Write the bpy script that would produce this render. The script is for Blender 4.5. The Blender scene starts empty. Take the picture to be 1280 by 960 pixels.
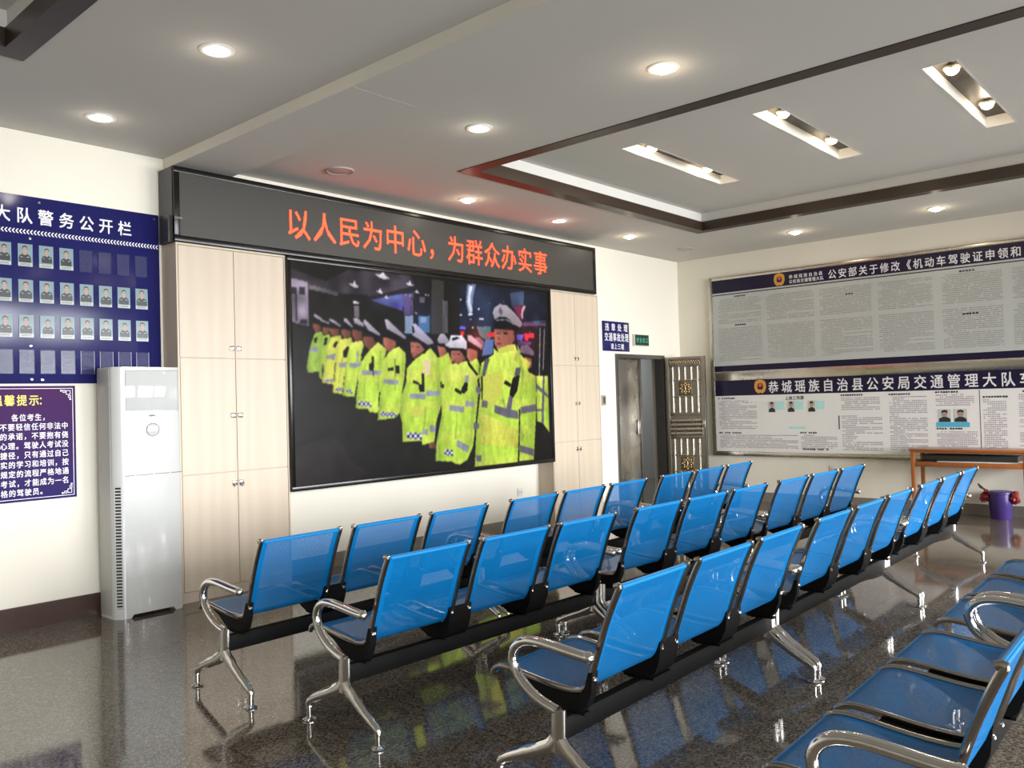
import bpy, bmesh, math, random
import numpy as np
from mathutils import Vector, Matrix

S = bpy.context.scene
C = S.collection

# ------------------------------------------------------------------ camera
W0, H0 = 1280, 960
F_PX, YAW, PITCH, ROLL, EYE = 1048.95, 0.84007, 0.020362, -0.028080, 1.45
cy, sy, cp, sp = math.cos(YAW), math.sin(YAW), math.cos(PITCH), math.sin(PITCH)
fwd = Vector((sy * cp, cy * cp, sp)); rt = Vector((cy, -sy, 0)); up = rt.cross(fwd)
cr, sr = math.cos(ROLL), math.sin(ROLL)
rt, up = cr * rt + sr * up, -sr * rt + cr * up
cam = bpy.data.cameras.new('camera'); camo = bpy.data.objects.new('camera', cam); C.objects.link(camo)
cam.sensor_width = 36; cam.lens = F_PX / W0 * 36; cam.clip_start = 0.05
m = Matrix((rt, up, -fwd)).transposed().to_4x4(); m.translation = (0, 0, EYE)
camo.matrix_world = m
S.camera = camo

# ------------------------------------------------------------------ world, daylight, exposure
S.view_settings.view_transform = 'Standard'; S.view_settings.look = 'None'
S.view_settings.gamma = 1; S.view_settings.use_curve_mapping = False
S.view_settings.exposure = -0.14
wd = bpy.data.worlds.new('sky'); S.world = wd; wd.use_nodes = True
wd.node_tree.nodes['Background'].inputs[0].default_value = (0.86, 0.93, 1.0, 1)
wd.node_tree.nodes['Background'].inputs[1].default_value = 1.6
WINDOWS = [(-4.6, -2.0), (-1.4, 1.2), (1.8, 4.4), (5.0, 7.6), (8.0, 10.3)]   # openings in the wall behind the camera
Y_FRONT = -4.2
DAY_W = 192.0
DAY_TILT = 19.0         # skylight comes in slightly downward
for x0, x1 in WINDOWS:
    l = bpy.data.lights.new('window_daylight', 'AREA'); l.shape = 'RECTANGLE'
    l.size = x1 - x0 - 0.1; l.size_y = 2.2; l.spread = math.radians(95); l.energy = DAY_W * (0.70 if x0 < 0 else (1.10 if x0 < 5 else 1.4)); l.color = (0.97, 0.985, 1.0)
    o = bpy.data.objects.new('window_daylight', l); C.objects.link(o)
    o.location = ((x0 + x1) / 2, Y_FRONT + 0.02, 1.6); o.rotation_euler = (math.radians(90 - DAY_TILT), 0, 0)
LAMP_W = 2.5          # each ceiling downlight
SLOT_W = 5.0          # each lamp in the ceiling slots
LED_GLOW = 16.0        # emission of the red display characters
SCREEN_GAIN = 1.08

# ------------------------------------------------------------------ materials
def lin(r, g, b):
    f = lambda c: (c / 255) / 12.92 if c / 255 <= 0.04045 else ((c / 255 + 0.055) / 1.055) ** 2.4
    return (f(r), f(g), f(b), 1)

def nodes(name):
    mt = bpy.data.materials.new(name); mt.use_nodes = True
    nt = mt.node_tree; return mt, nt, nt.nodes, nt.links, nt.nodes['Principled BSDF']

def mat(name, col, rough=0.5, metal=0.0, var=0.06, scale=12.0, spec=0.5, coat=0.0, bump=0.0, stretch=(1, 1, 1)):
    """principled surface with a little procedural colour and gloss variation"""
    mt, nt, N, L, b = nodes(name)
    tc = N.new('ShaderNodeTexCoord'); mp = N.new('ShaderNodeMapping'); mp.inputs['Scale'].default_value = stretch
    nz = N.new('ShaderNodeTexNoise'); nz.inputs['Scale'].default_value = scale; nz.inputs['Detail'].default_value = 4
    L.new(tc.outputs['Object'], mp.inputs[0]); L.new(mp.outputs[0], nz.inputs['Vector'])
    mx = N.new('ShaderNodeMix'); mx.data_type = 'RGBA'
    mx.inputs['A'].default_value = tuple(max(0, c * (1 - var)) for c in col[:3]) + (1,)
    mx.inputs['B'].default_value = tuple(min(1, c * (1 + var)) for c in col[:3]) + (1,)
    L.new(nz.outputs['Fac'], mx.inputs['Factor']); L.new(mx.outputs['Result'], b.inputs['Base Color'])
    mr = N.new('ShaderNodeMapRange'); mr.inputs['To Min'].default_value = max(0.02, rough * 0.88); mr.inputs['To Max'].default_value = min(1, rough * 1.12)
    L.new(nz.outputs['Fac'], mr.inputs['Value']); L.new(mr.outputs[0], b.inputs['Roughness'])
    b.inputs['Metallic'].default_value = metal; b.inputs['Specular IOR Level'].default_value = spec
    if coat: b.inputs['Coat Weight'].default_value = coat; b.inputs['Coat Roughness'].default_value = 0.04
    if bump:
        bp = N.new('ShaderNodeBump'); bp.inputs['Strength'].default_value = bump; bp.inputs['Distance'].default_value = 0.002
        L.new(nz.outputs['Fac'], bp.inputs['Height']); L.new(bp.outputs[0], b.inputs['Normal'])
    return mt

def emit(name, col, strength, base=(0.02, 0.02, 0.02, 1), rough=0.25):
    mt, nt, N, L, b = nodes(name)
    b.inputs['Base Color'].default_value = base; b.inputs['Roughness'].default_value = rough
    b.inputs['Emission Color'].default_value = col; b.inputs['Emission Strength'].default_value = strength
    return mt

M = {}
M['wall'] = mat('wall_plaster', (0.79, 0.75, 0.65, 1), 0.75, var=0.02, scale=2.5, spec=0.25)
M['ceiling'] = mat('ceiling_paint', (0.61, 0.588, 0.545, 1), 0.9, var=0.015, scale=1.5, spec=0.1)
M['cove'] = mat('cove_white', (0.66, 0.65, 0.61, 1), 0.7, var=0.02, spec=0.2)
M['trimwood'] = mat('dark_stained_wood', (0.032, 0.018, 0.011, 1), 0.40, var=0.25, scale=9, stretch=(1, 1, 6))
M['base_brown'] = mat('brown_skirting_stone', (0.055, 0.030, 0.022, 1), 0.25, var=0.12, scale=30)
M['base_grey'] = mat('grey_granite_skirting', (0.20, 0.18, 0.15, 1), 0.25, var=0.3, scale=160)
M['chrome'] = mat('chrome', (0.70, 0.68, 0.65, 1), 0.13, 1.0, var=0.04, scale=20)
M['rail'] = mat('chrome_rail_dark_reflection', (0.34, 0.32, 0.30, 1), 0.16, 1.0, var=0.08, scale=25)  # chrome darkened in its colour to stand in for dark reflections
M['black'] = mat('black_painted_steel', (0.006, 0.006, 0.006, 1), 0.55, var=0.2, spec=0.12)
M['dark_gap'] = mat('dark_gap_fill', (0.015, 0.015, 0.015, 1), 0.6, var=0.2)  # near-black standing in for shade in the base gap; also backs the louvres
M['steel'] = mat('brushed_stainless', (0.36, 0.34, 0.30, 1), 0.34, 1.0, var=0.18, scale=6, stretch=(1, 1, 5))
M['steel_bright'] = mat('polished_stainless', (0.48, 0.455, 0.41, 1), 0.27, 1.0, var=0.15, scale=3, bump=0.3)
M['steel_dark'] = mat('dark_steel', (0.16, 0.15, 0.135, 1), 0.35, 0.8, var=0.15)
M['bronze'] = mat('bronze_ornament', (0.27, 0.20, 0.11, 1), 0.35, 0.9, var=0.25, scale=40)
M['ac'] = mat('air_conditioner_white_plastic', (0.55, 0.555, 0.54, 1), 0.22, var=0.015, coat=0.4)
M['ac_glass'] = mat('air_conditioner_gloss_panel', (0.52, 0.53, 0.52, 1), 0.06, var=0.01, coat=0.8)
M['ac_side'] = mat('air_conditioner_shaded_side', (0.47, 0.46, 0.43, 1), 0.4, var=0.02)  # shade on the left side put into a greyer plastic colour
M['ac_line'] = mat('grey_seam', (0.16, 0.16, 0.16, 1), 0.5)
M['navy'] = mat('navy_acrylic_board', (0.013, 0.014, 0.095, 1), 0.16, var=0.08, scale=2, spec=0.3)
M['navyband'] = mat('dark_purple_print', (0.012, 0.008, 0.034, 1), 0.3, var=0.08, spec=0.25)
M['white_print'] = mat('white_print', (0.78, 0.76, 0.80, 1), 0.45, var=0.03)
M['paper_grey'] = mat('pale_grey_print_board', (0.47, 0.49, 0.47, 1), 0.25, var=0.03, scale=1.5)
M['paper_white'] = mat('white_print_board', (0.74, 0.73, 0.71, 1), 0.25, var=0.03, scale=1.5)
M['ink'] = mat('grey_ink', (0.31, 0.305, 0.30, 1), 0.4, var=0.1)
M['ink2'] = mat('violet_grey_ink', (0.36, 0.32, 0.37, 1), 0.4, var=0.1)
M['ink_dark'] = mat('dark_ink', (0.04, 0.035, 0.05, 1), 0.4, var=0.1)
M['cyan'] = mat('pale_cyan_print', (0.42, 0.72, 0.70, 1), 0.4)
M['blueprint'] = mat('sky_blue_print', (0.08, 0.42, 0.62, 1), 0.4)
M['yellow_print'] = mat('yellow_print', (0.86, 0.70, 0.06, 1), 0.4)
M['gold'] = mat('gold_print', (0.62, 0.30, 0.04, 1), 0.35, var=0.1)
M['red_print'] = mat('red_print', (0.42, 0.02, 0.02, 1), 0.4)
M['cardblue'] = mat('portrait_backdrop', (0.21, 0.30, 0.33, 1), 0.18, var=0.08)
M['card_white'] = mat('portrait_caption_strip', (0.5, 0.52, 0.5, 1), 0.18)
M['skin'] = mat('portrait_skin', (0.38, 0.25, 0.19, 1), 0.3)
M['hair'] = mat('portrait_hair', (0.015, 0.014, 0.014, 1), 0.3)
M['uniform'] = mat('portrait_uniform', (0.018, 0.024, 0.030, 1), 0.25)
M['signgreen'] = mat('exit_sign_green', (0.010, 0.045, 0.03, 1), 0.2)
M['exit_letter'] = mat('exit_sign_pale_green', (0.10, 0.42, 0.28, 1), 0.3)
M['cream'] = mat('cream_plastic', (0.66, 0.62, 0.52, 1), 0.4)
M['switch'] = mat('bronze_switch_plate', (0.36, 0.31, 0.24, 1), 0.35)
M['desk'] = mat('orange_varnished_wood', (0.30, 0.098, 0.024, 1), 0.3, var=0.3, scale=8, stretch=(1, 6, 1), coat=0.2)
M['desk_dark'] = mat('dark_shelf_load', (0.03, 0.028, 0.026, 1), 0.4)
M['purple'] = mat('purple_plastic', (0.055, 0.030, 0.16, 1), 0.3, var=0.12)
M['red_bag'] = mat('red_plastic_film', (0.20, 0.016, 0.02, 1), 0.3, var=0.35, scale=40)
M['leafdark'] = mat('dark_green_stick', (0.03, 0.045, 0.03, 1), 0.5)
M['led_frame'] = mat('display_black_frame', (0.007, 0.006, 0.006, 1), 0.22, var=0.2, spec=0.35)
M['led_side'] = mat('display_grey_side', (0.06, 0.06, 0.06, 1), 0.4)
M['lamp_white'] = mat('lamp_trim_white', (0.72, 0.70, 0.66, 1), 0.35)
M['lamp_metal'] = mat('lamp_reflector', (0.75, 0.72, 0.66, 1), 0.18, 1.0)
M['slot_dark'] = mat('slot_bronze_plate', (0.060, 0.048, 0.036, 1), 0.45, 0.3)
M['bulb_cool'] = emit('lamp_diffuser_glow', (1.0, 0.95, 0.86, 1), 26.0)
M['bulb_warm'] = emit('lamp_bulb_glow', (1.0, 0.88, 0.68, 1), 34.0)
M['grille'] = mat('speaker_grille', (0.42, 0.40, 0.38, 1), 0.5, var=0.25, scale=120)
M['glass_frame'] = mat('window_frame_aluminium', (0.55, 0.55, 0.55, 1), 0.35, 0.6)
M['corridor'] = mat('corridor_grey_wall', (0.42, 0.42, 0.41, 1), 0.6, var=0.04)

# blue perforated sheet steel: real see-through holes in a hexagonal grid, solid margins
def perforated(name):
    mt, nt, N, L, b = nodes(name)
    b.inputs['Base Color'].default_value = (0.004, 0.20, 0.62, 1)
    b.inputs['Roughness'].default_value = 0.38; b.inputs['Specular IOR Level'].default_value = 0.16
    uv = N.new('ShaderNodeUVMap'); uv.uv_map = 'UVMap'
    nz = N.new('ShaderNodeTexNoise'); nz.inputs['Scale'].default_value = 9
    L.new(uv.outputs[0], nz.inputs['Vector'])
    mx = N.new('ShaderNodeMix'); mx.data_type = 'RGBA'
    mx.inputs['A'].default_value = (0.0018, 0.120, 0.33, 1); mx.inputs['B'].default_value = (0.003, 0.142, 0.375, 1)
    L.new(nz.outputs['Fac'], mx.inputs['Factor']); L.new(mx.outputs['Result'], b.inputs['Base Color'])
    def vm(op, a, v=None):
        n = N.new('ShaderNodeVectorMath'); n.operation = op; L.new(a, n.inputs[0])
        if v is not None: n.inputs[1].default_value = v
        return n
    def mth(op, a, v):
        n = N.new('ShaderNodeMath'); n.operation = op
        if isinstance(a, (int, float)): n.inputs[0].default_value = a
        else: L.new(a, n.inputs[0])
        if isinstance(v, (int, float)): n.inputs[1].default_value = v
        elif v is not None: L.new(v, n.inputs[1])
        return n.outputs[0]
    px, py = 0.0060, 0.0104
    sc = vm('DIVIDE', uv.outputs[0], (px, py, 1))
    d = []
    for off in ((0, 0, 0), (0.5, 0.5, 0)):
        a = vm('ADD', sc.outputs[0], off); fr = vm('FRACTION', a.outputs[0])
        ce = vm('SUBTRACT', fr.outputs[0], (0.5, 0.5, 0)); mu = vm('MULTIPLY', ce.outputs[0], (px, py, 0))
        ln = N.new('ShaderNodeVectorMath'); ln.operation = 'LENGTH'; L.new(mu.outputs[0], ln.inputs[0]); d.append(ln.outputs['Value'])
    near = mth('MINIMUM', d[0], d[1])
    hole = mth('LESS_THAN', near, 0.00145)
    sx = N.new('ShaderNodeSeparateXYZ'); L.new(uv.outputs[0], sx.inputs[0])
    ins = mth('MULTIPLY', mth('GREATER_THAN', sx.outputs[0], 0.038), mth('LESS_THAN', sx.outputs[0], 0.436))
    ins2 = mth('MULTIPLY', mth('GREATER_THAN', sx.outputs[1], 0.05), mth('LESS_THAN', sx.outputs[1], 0.80))
    fac = mth('MULTIPLY', hole, mth('MULTIPLY', ins, ins2))
    tr = N.new('ShaderNodeBsdfTransparent'); ms = N.new('ShaderNodeMixShader')
    out = N['Material Output']
    L.new(fac, ms.inputs[0]); L.new(b.outputs[0], ms.inputs[1]); L.new(tr.outputs[0], ms.inputs[2]); L.new(ms.outputs[0], out.inputs[0])
    return mt
M['blue'] = perforated('blue_perforated_steel')
M['blue_solid'] = mat('blue_painted_steel', (0.005, 0.18, 0.44, 1), 0.3, var=0.06)

# polished granite floor tiles
def floor_mat():
    mt, nt, N, L, b = nodes('polished_granite_tiles')
    tc = N.new('ShaderNodeTexCoord')
    n1 = N.new('ShaderNodeTexVoronoi'); n1.inputs['Scale'].default_value = 120
    n2 = N.new('ShaderNodeTexNoise'); n2.inputs['Scale'].default_value = 2.2
    vo = N.new('ShaderNodeTexVoronoi'); vo.inputs['Scale'].default_value = 320
    br = N.new('ShaderNodeTexBrick'); br.offset = 0; br.inputs['Scale'].default_value = 1.0
    br.inputs['Brick Width'].default_value = 0.82; br.inputs['Row Height'].default_value = 0.82; br.inputs['Mortar Size'].default_value = 0.0028
    br.inputs['Mortar Smooth'].default_value = 0.1; br.inputs['Color1'].default_value = (1, 1, 1, 1); br.inputs['Color2'].default_value = (0.86, 0.86, 0.86, 1); br.inputs['Mortar'].default_value = (0.32, 0.30, 0.28, 1)
    mp = N.new('ShaderNodeMapping'); mp.inputs['Location'].default_value = (0.60, 0.46, 0)   # joints line up with the room
    L.new(tc.outputs['Object'], mp.inputs[0])
    for n in (n1, n2, vo, br): L.new(mp.outputs[0], n.inputs['Vector'])
    se = N.new('ShaderNodeSeparateColor'); L.new(n1.outputs['Color'], se.inputs[0])
    r = N.new('ShaderNodeValToRGB'); r.color_ramp.elements[0].position = 0.0; r.color_ramp.elements[0].color = (0.060, 0.048, 0.035, 1)
    r.color_ramp.elements[1].position = 1.0; r.color_ramp.elements[1].color = (0.255, 0.21, 0.16, 1)
    e = r.color_ramp.elements.new(0.5); e.color = (0.125, 0.103, 0.078, 1)
    L.new(se.outputs[0], r.inputs[0])
    def mul(a, c, f=1.0):
        x = N.new('ShaderNodeMix'); x.data_type = 'RGBA'; x.blend_type = 'MULTIPLY'; x.inputs['Factor'].default_value = f
        L.new(a, x.inputs['A']); L.new(c, x.inputs['B']); return x.outputs['Result']
    c = mul(r.outputs[0], br.outputs['Color']); c = mul(c, vo.outputs['Color'], 0.25)
    L.new(c, b.inputs['Base Color'])
    mr = N.new('ShaderNodeMapRange'); mr.inputs['To Min'].default_value = 0.05; mr.inputs['To Max'].default_value = 0.095
    L.new(n2.outputs['Fac'], mr.inputs['Value']); L.new(mr.outputs[0], b.inputs['Roughness'])
    b.inputs['IOR'].default_value = 1.53
    return mt
M['floor'] = floor_mat()

# pale laminate with wavering vertical grain
def laminate():
    mt, nt, N, L, b = nodes('pale_wood_laminate')
    tc = N.new('ShaderNodeTexCoord'); mp = N.new('ShaderNodeMapping'); mp.inputs['Scale'].default_value = (5, 5, 0.45)
    nz = N.new('ShaderNodeTexNoise'); nz.inputs['Scale'].default_value = 4; nz.inputs['Detail'].default_value = 6; nz.inputs['Distortion'].default_value = 1.2
    wv = N.new('ShaderNodeTexWave'); wv.inputs['Scale'].default_value = 0.5; wv.inputs['Distortion'].default_value = 9; wv.inputs['Detail'].default_value = 3
    L.new(tc.outputs['Object'], mp.inputs[0]); L.new(mp.outputs[0], nz.inputs['Vector']); L.new(mp.outputs[0], wv.inputs['Vector'])
    mm = N.new('ShaderNodeMath'); mm.operation = 'MULTIPLY'; L.new(nz.outputs['Fac'], mm.inputs[0]); L.new(wv.outputs['Fac'], mm.inputs[1])
    r = N.new('ShaderNodeValToRGB'); r.color_ramp.elements[0].color = (0.54, 0.45, 0.345, 1); r.color_ramp.elements[1].color = (0.575, 0.485, 0.38, 1); r.color_ramp.elements[1].position = 0.6
    L.new(mm.outputs[0], r.inputs[0]); L.new(r.outputs[0], b.inputs['Base Color']); b.inputs['Roughness'].default_value = 0.42
    return mt
M['laminate'] = laminate()
M['laminate_edge'] = mat('laminate_edge_band', (0.56, 0.47, 0.37, 1), 0.45, var=0.04)
M['carcass'] = mat('cabinet_gap_shadow_board', (0.30, 0.245, 0.19, 1), 0.6)

# dotted dark face of the red character display
def led_face():
    mt, nt, N, L, b = nodes('led_module_face')
    tc = N.new('ShaderNodeTexCoord')
    v = N.new('ShaderNodeTexVoronoi'); v.inputs['Scale'].default_value = 60; v.inputs['Randomness'].default_value = 0.0
    L.new(tc.outputs['Object'], v.inputs['Vector'])
    r = N.new('ShaderNodeValToRGB'); r.color_ramp.elements[0].color = (0.075, 0.071, 0.061, 1); r.color_ramp.elements[0].position = 0.25
    r.color_ramp.elements[1].color = (0.032, 0.030, 0.026, 1); r.color_ramp.elements[1].position = 0.6
    L.new(v.outputs['Distance'], r.inputs[0]); L.new(r.outputs[0], b.inputs['Base Color']); b.inputs['Roughness'].default_value = 0.45
    return mt
M['led_face'] = led_face()
def led_char():
    mt, nt, N, L, b = nodes('led_red_characters')
    tc = N.new('ShaderNodeTexCoord'); v = N.new('ShaderNodeTexVoronoi'); v.inputs['Scale'].default_value = 60; v.inputs['Randomness'].default_value = 0.0
    L.new(tc.outputs['Object'], v.inputs['Vector'])
    mr = N.new('ShaderNodeMapRange'); mr.inputs['From Min'].default_value = 0.2; mr.inputs['From Max'].default_value = 0.7
    mr.inputs['To Min'].default_value = LED_GLOW; mr.inputs['To Max'].default_value = LED_GLOW * 0.25
    L.new(v.outputs['Distance'], mr.inputs['Value']); L.new(mr.outputs[0], b.inputs['Emission Strength'])
    b.inputs['Emission Color'].default_value = (1.0, 0.026, 0.005, 1); b.inputs['Base Color'].default_value = (0.05, 0.01, 0.01, 1)
    return mt
M['led_char'] = led_char()

def purple_sign():
    mt, nt, N, L, b = nodes('purple_to_blue_print')
    tc = N.new('ShaderNodeTexCoord'); sx = N.new('ShaderNodeSeparateXYZ'); L.new(tc.outputs['Object'], sx.inputs[0])
    mr = N.new('ShaderNodeMapRange'); mr.inputs['From Min'].default_value = 0.86; mr.inputs['From Max'].default_value = 1.65
    L.new(sx.outputs[2], mr.inputs['Value'])
    r = N.new('ShaderNodeValToRGB'); r.color_ramp.elements[0].color = (0.018, 0.012, 0.105, 1); r.color_ramp.elements[1].color = (0.060, 0.012, 0.085, 1)
    L.new(mr.outputs[0], r.inputs[0]); L.new(r.outputs[0], b.inputs['Base Color']); b.inputs['Roughness'].default_value = 0.5; b.inputs['Specular IOR Level'].default_value = 0.1
    return mt
M['purple_sign'] = purple_sign()

# ------------------------------------------------------------------ helpers
class MB:
    """collects shapes into one mesh"""
    def __init__(s): s.bm = bmesh.new(); s.mi = 0
    def mat(s, i): s.mi = i; return s
    def _tag(s, faces):
        for f in faces: f.material_index = s.mi
    def box(s, x0, x1, y0, y1, z0, z1, bev=0.0, seg=2):
        t = bmesh.new(); bmesh.ops.create_cube(t, size=1)
        for v in t.verts:
            v.co = ((x0 + x1) / 2 + v.co.x * (x1 - x0), (y0 + y1) / 2 + v.co.y * (y1 - y0), (z0 + z1) / 2 + v.co.z * (z1 - z0))
        if bev: bmesh.ops.bevel(t, geom=t.edges[:], offset=bev, segments=seg, profile=0.5, affect='EDGES')
        return s.merge(t)
    def merge(s, t):
        mp = {v: s.bm.verts.new(v.co) for v in t.verts}
        for f in t.faces:
            try: g = s.bm.faces.new([mp[v] for v in f.verts]); g.material_index = s.mi
            except ValueError: pass
        t.free(); return s
    def poly(s, pts):
        f = s.bm.faces.new([s.bm.verts.new(p) for p in pts]); f.material_index = s.mi; return s
    def quad(s, a, b, c, d): return s.poly((a, b, c, d))
    def prism(s, pts, vec):
        """closed solid: polygon pts swept by vec"""
        vec = Vector(vec); a = [s.bm.verts.new(p) for p in pts]; b = [s.bm.verts.new(Vector(p) + vec) for p in pts]
        n = len(pts); fs = [s.bm.faces.new(a[::-1]), s.bm.faces.new(b)]
        for i in range(n): fs.append(s.bm.faces.new((a[i], a[(i + 1) % n], b[(i + 1) % n], b[i])))
        s._tag(fs); return s
    def tube(s, path, ra, rb=None, n=12, side=Vector((1, 0, 0)), cap=True):
        """sweep an ellipse: ra along `side`, rb across; radii may be lists"""
        P = [Vector(p) for p in path]; k = len(P)
        ra = ra if isinstance(ra, (list, tuple)) else [ra] * k
        rb = ra if rb is None else (rb if isinstance(rb, (list, tuple)) else [rb] * k)
        rings = []
        for i, p in enumerate(P):
            t = (P[min(i + 1, k - 1)] - P[max(i - 1, 0)]).normalized()
            a = side - t * side.dot(t)
            if a.length < 1e-4: a = t.orthogonal()
            a.normalize(); bb = t.cross(a)
            rings.append([s.bm.verts.new(p + a * (ra[i] * math.cos(2 * math.pi * j / n)) + bb * (rb[i] * math.sin(2 * math.pi * j / n))) for j in range(n)])
        fs = []
        for i in range(k - 1):
            for j in range(n): fs.append(s.bm.faces.new((rings[i][j], rings[i][(j + 1) % n], rings[i + 1][(j + 1) % n], rings[i + 1][j])))
        if cap: fs += [s.bm.faces.new(rings[0][::-1]), s.bm.faces.new(rings[-1])]
        s._tag(fs); return s
    def lathe(s, prof, c=(0, 0, 0), n=24):
        """profile of (radius, z) turned about the vertical through c"""
        rings = []
        for r, z in prof:
            if r < 1e-6: rings.append([s.bm.verts.new((c[0], c[1], c[2] + z))])
            else: rings.append([s.bm.verts.new((c[0] + r * math.cos(2 * math.pi * j / n), c[1] + r * math.sin(2 * math.pi * j / n), c[2] + z)) for j in range(n)])
        fs = []
        for a, b in zip(rings, rings[1:]):
            for j in range(n):
                q = [a[j % len(a)], a[(j + 1) % len(a)], b[(j + 1) % len(b)], b[j % len(b)]]
                q = list(dict.fromkeys(q))
                if len(q) > 2: fs.append(s.bm.faces.new(q))
        s._tag(fs); return s
    def ball(s, c, r, n=8):
        prof = [(r * math.sin(math.pi * i / n), -r * math.cos(math.pi * i / n)) for i in range(n + 1)]
        prof[0] = (0, -r); prof[-1] = (0, r)
        return s.lathe(prof, c, n * 2)
    def build(s, name, mats, parent=None, smooth=True, flip=True):
        if flip: bmesh.ops.recalc_face_normals(s.bm, faces=s.bm.faces[:])
        if smooth:
            for f in s.bm.faces: f.smooth = True
            for e in s.bm.edges:
                if len(e.link_faces) != 2 or e.calc_face_angle(0) > 0.6: e.smooth = False
        me = bpy.data.meshes.new(name); s.bm.to_mesh(me); s.bm.free()
        for x in (mats if isinstance(mats, (list, tuple)) else [mats]): me.materials.append(x)
        o = bpy.data.objects.new(name, me); C.objects.link(o)
        if parent is not None: o.parent = parent
        return o

def empty(name, loc=(0, 0, 0), rz=0.0):
    o = bpy.data.objects.new(name, None); C.objects.link(o); o.location = loc; o.rotation_euler = (0, 0, rz); o.empty_display_size = 0.1
    return o
def tag(o, label, cat, group=None):
    o['label'] = label; o['category'] = cat
    if group: o['group'] = group
    return o
def struct(o):
    o['kind'] = 'structure'; return o
def copy_tree(o, parent=None):
    c = o.copy(); C.objects.link(c)
    if parent is not None: c.parent = parent; c.matrix_parent_inverse = o.matrix_parent_inverse.copy()
    for ch in kids.get(o.name, []): copy_tree(ch, c)
    return c
kids = {}
def index_kids():
    kids.clear()
    for ob in bpy.data.objects:
        if ob.parent: kids.setdefault(ob.parent.name, []).append(ob)

# ---- lettering: every character used is turned into a mesh once, then laid out in square cells
TXT = '。《一三上不严中为习事于交人介以任众位何作侥信修全公关出办务动县口只各合名员和地城培处大学安定实局岗工己幸开径心恭成才承抱按捷提改故族有机栏格楼民没治法流温照牌理瑶生申的真示程章管群考能自要规警训证试请诺车轻过违通部队非领馨驶驾，：'
GL = {}
def make_glyphs():
    tmp = []
    for ch in sorted(set(TXT)):
        cu = bpy.data.curves.new('glyph', 'FONT'); cu.body = ch; cu.resolution_u = 2
        ob = bpy.data.objects.new('glyph', cu); C.objects.link(ob); tmp.append((ch, ob))
    bpy.context.view_layer.update(); dg = bpy.context.evaluated_depsgraph_get()
    for ch, ob in tmp:
        me = bpy.data.meshes.new_from_object(ob.evaluated_get(dg))
        vs = [tuple(v.co) for v in me.vertices]; fs = [tuple(p.vertices) for p in me.polygons]; bpy.data.meshes.remove(me)
        GL[(ch, False)] = (vs, fs)
        bv, bf = [], []                        # heavier weight: the strokes laid four times, slightly apart
        for dx, dy in ((-0.014, -0.012), (0.014, -0.012), (-0.014, 0.012), (0.014, 0.012)):
            n = len(bv); bv += [(x + dx, y + dy, 0.0004 * (n // len(vs))) for x, y, z in vs]; bf += [tuple(k + n for k in f) for f in fs]
        GL[(ch, True)] = (bv, bf)
    for ch, ob in tmp:
        cu = ob.data; bpy.data.objects.remove(ob); bpy.data.curves.remove(cu)
make_glyphs()
def on_back(y):   # text plane on a wall that faces -Y: u runs along +X, v is height
    return lambda u, v, d=0.0: (u, y - d, v)
def on_right(x):  # text plane on a wall that faces -X: u runs along -Y
    return lambda u, v, d=0.0: (x - d, -u, v)
def write(mb, s, u0, v0, cw, ch, pitch, plane, bold=True):
    """characters of s in cells cw x ch, first cell's lower left corner at (u0, v0)"""
    for i, c in enumerate(s):
        if c == ' ': continue
        vs, fs = GL[(c, bold)]
        bv = [mb.bm.verts.new(plane(u0 + i * pitch + x * cw, v0 + (y + 0.08) / 0.93 * ch, z)) for x, y, z in vs]
        for f in fs:
            try: g = mb.bm.faces.new([bv[k] for k in f]); g.material_index = mb.mi
            except ValueError: pass
def text_lines(mb, rng, u0, u1, v1, v0, lead, cw, plane, fill=0.92, hgt=0.62):
    """rows of tiny unreadable characters, each a small block"""
    v = v1
    while v - lead >= v0:
        r = rng.random(); end = u1 if r < fill else u0 + (u1 - u0) * rng.uniform(0.25, 0.9)
        u = u0 + (cw * 2 if rng.random() < 0.25 else 0)
        while u + cw <= end:
            if rng.random() < 0.93:
                w = cw * rng.uniform(0.62, 0.86); h = lead * hgt * rng.uniform(0.8, 1.05)
                mb.quad(plane(u, v - h), plane(u + w, v - h), plane(u + w, v), plane(u, v))
            u += cw
        v -= lead

# ------------------------------------------------------------------ the room
XL, XR, YB = -5.5, 10.70, 6.30          # left wall, right wall, back wall (the one with the screen)
YF = Y_FRONT; ZC, ZU = 3.40, 3.60       # main ceiling, raised ceiling inside the wood-edged trays
DX0, DX1, DZ = 9.055, 10.245, 2.03      # doorway in the back wall

struct(MB().box(XL - 0.2, 14.0, YF - 0.2, 9.0, -0.1, 0.0).build('floor', M['floor'], smooth=False))
b = MB()
b.box(XL - 0.2, DX0, YB, YB + 0.2, 0, 3.9); b.box(DX1, XR + 0.2, YB, YB + 0.2, 0, 3.9); b.box(DX0, DX1, YB, YB + 0.2, DZ, 3.9)
struct(b.build('wall_back', M['wall'], smooth=False))
struct(MB().box(XR, XR + 0.2, YF - 0.2, YB, 0, 3.9).build('wall_right', M['wall'], smooth=False))
struct(MB().box(XL - 0.2, XL, YF - 0.2, YB, 0, 3.9).build('wall_left', M['wall'], smooth=False))
b = MB(); edges = [XL] + [e for w in WINDOWS for e in w] + [XR]
for i in range(0, len(edges), 2): b.box(edges[i], edges[i + 1], YF - 0.2, YF, 0, 3.9)
for x0, x1 in WINDOWS: b.box(x0, x1, YF - 0.2, YF, 0, 0.45); b.box(x0, x1, YF - 0.2, YF, 2.75, 3.9)
struct(b.build('wall_front', M['wall'], smooth=False))
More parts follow.
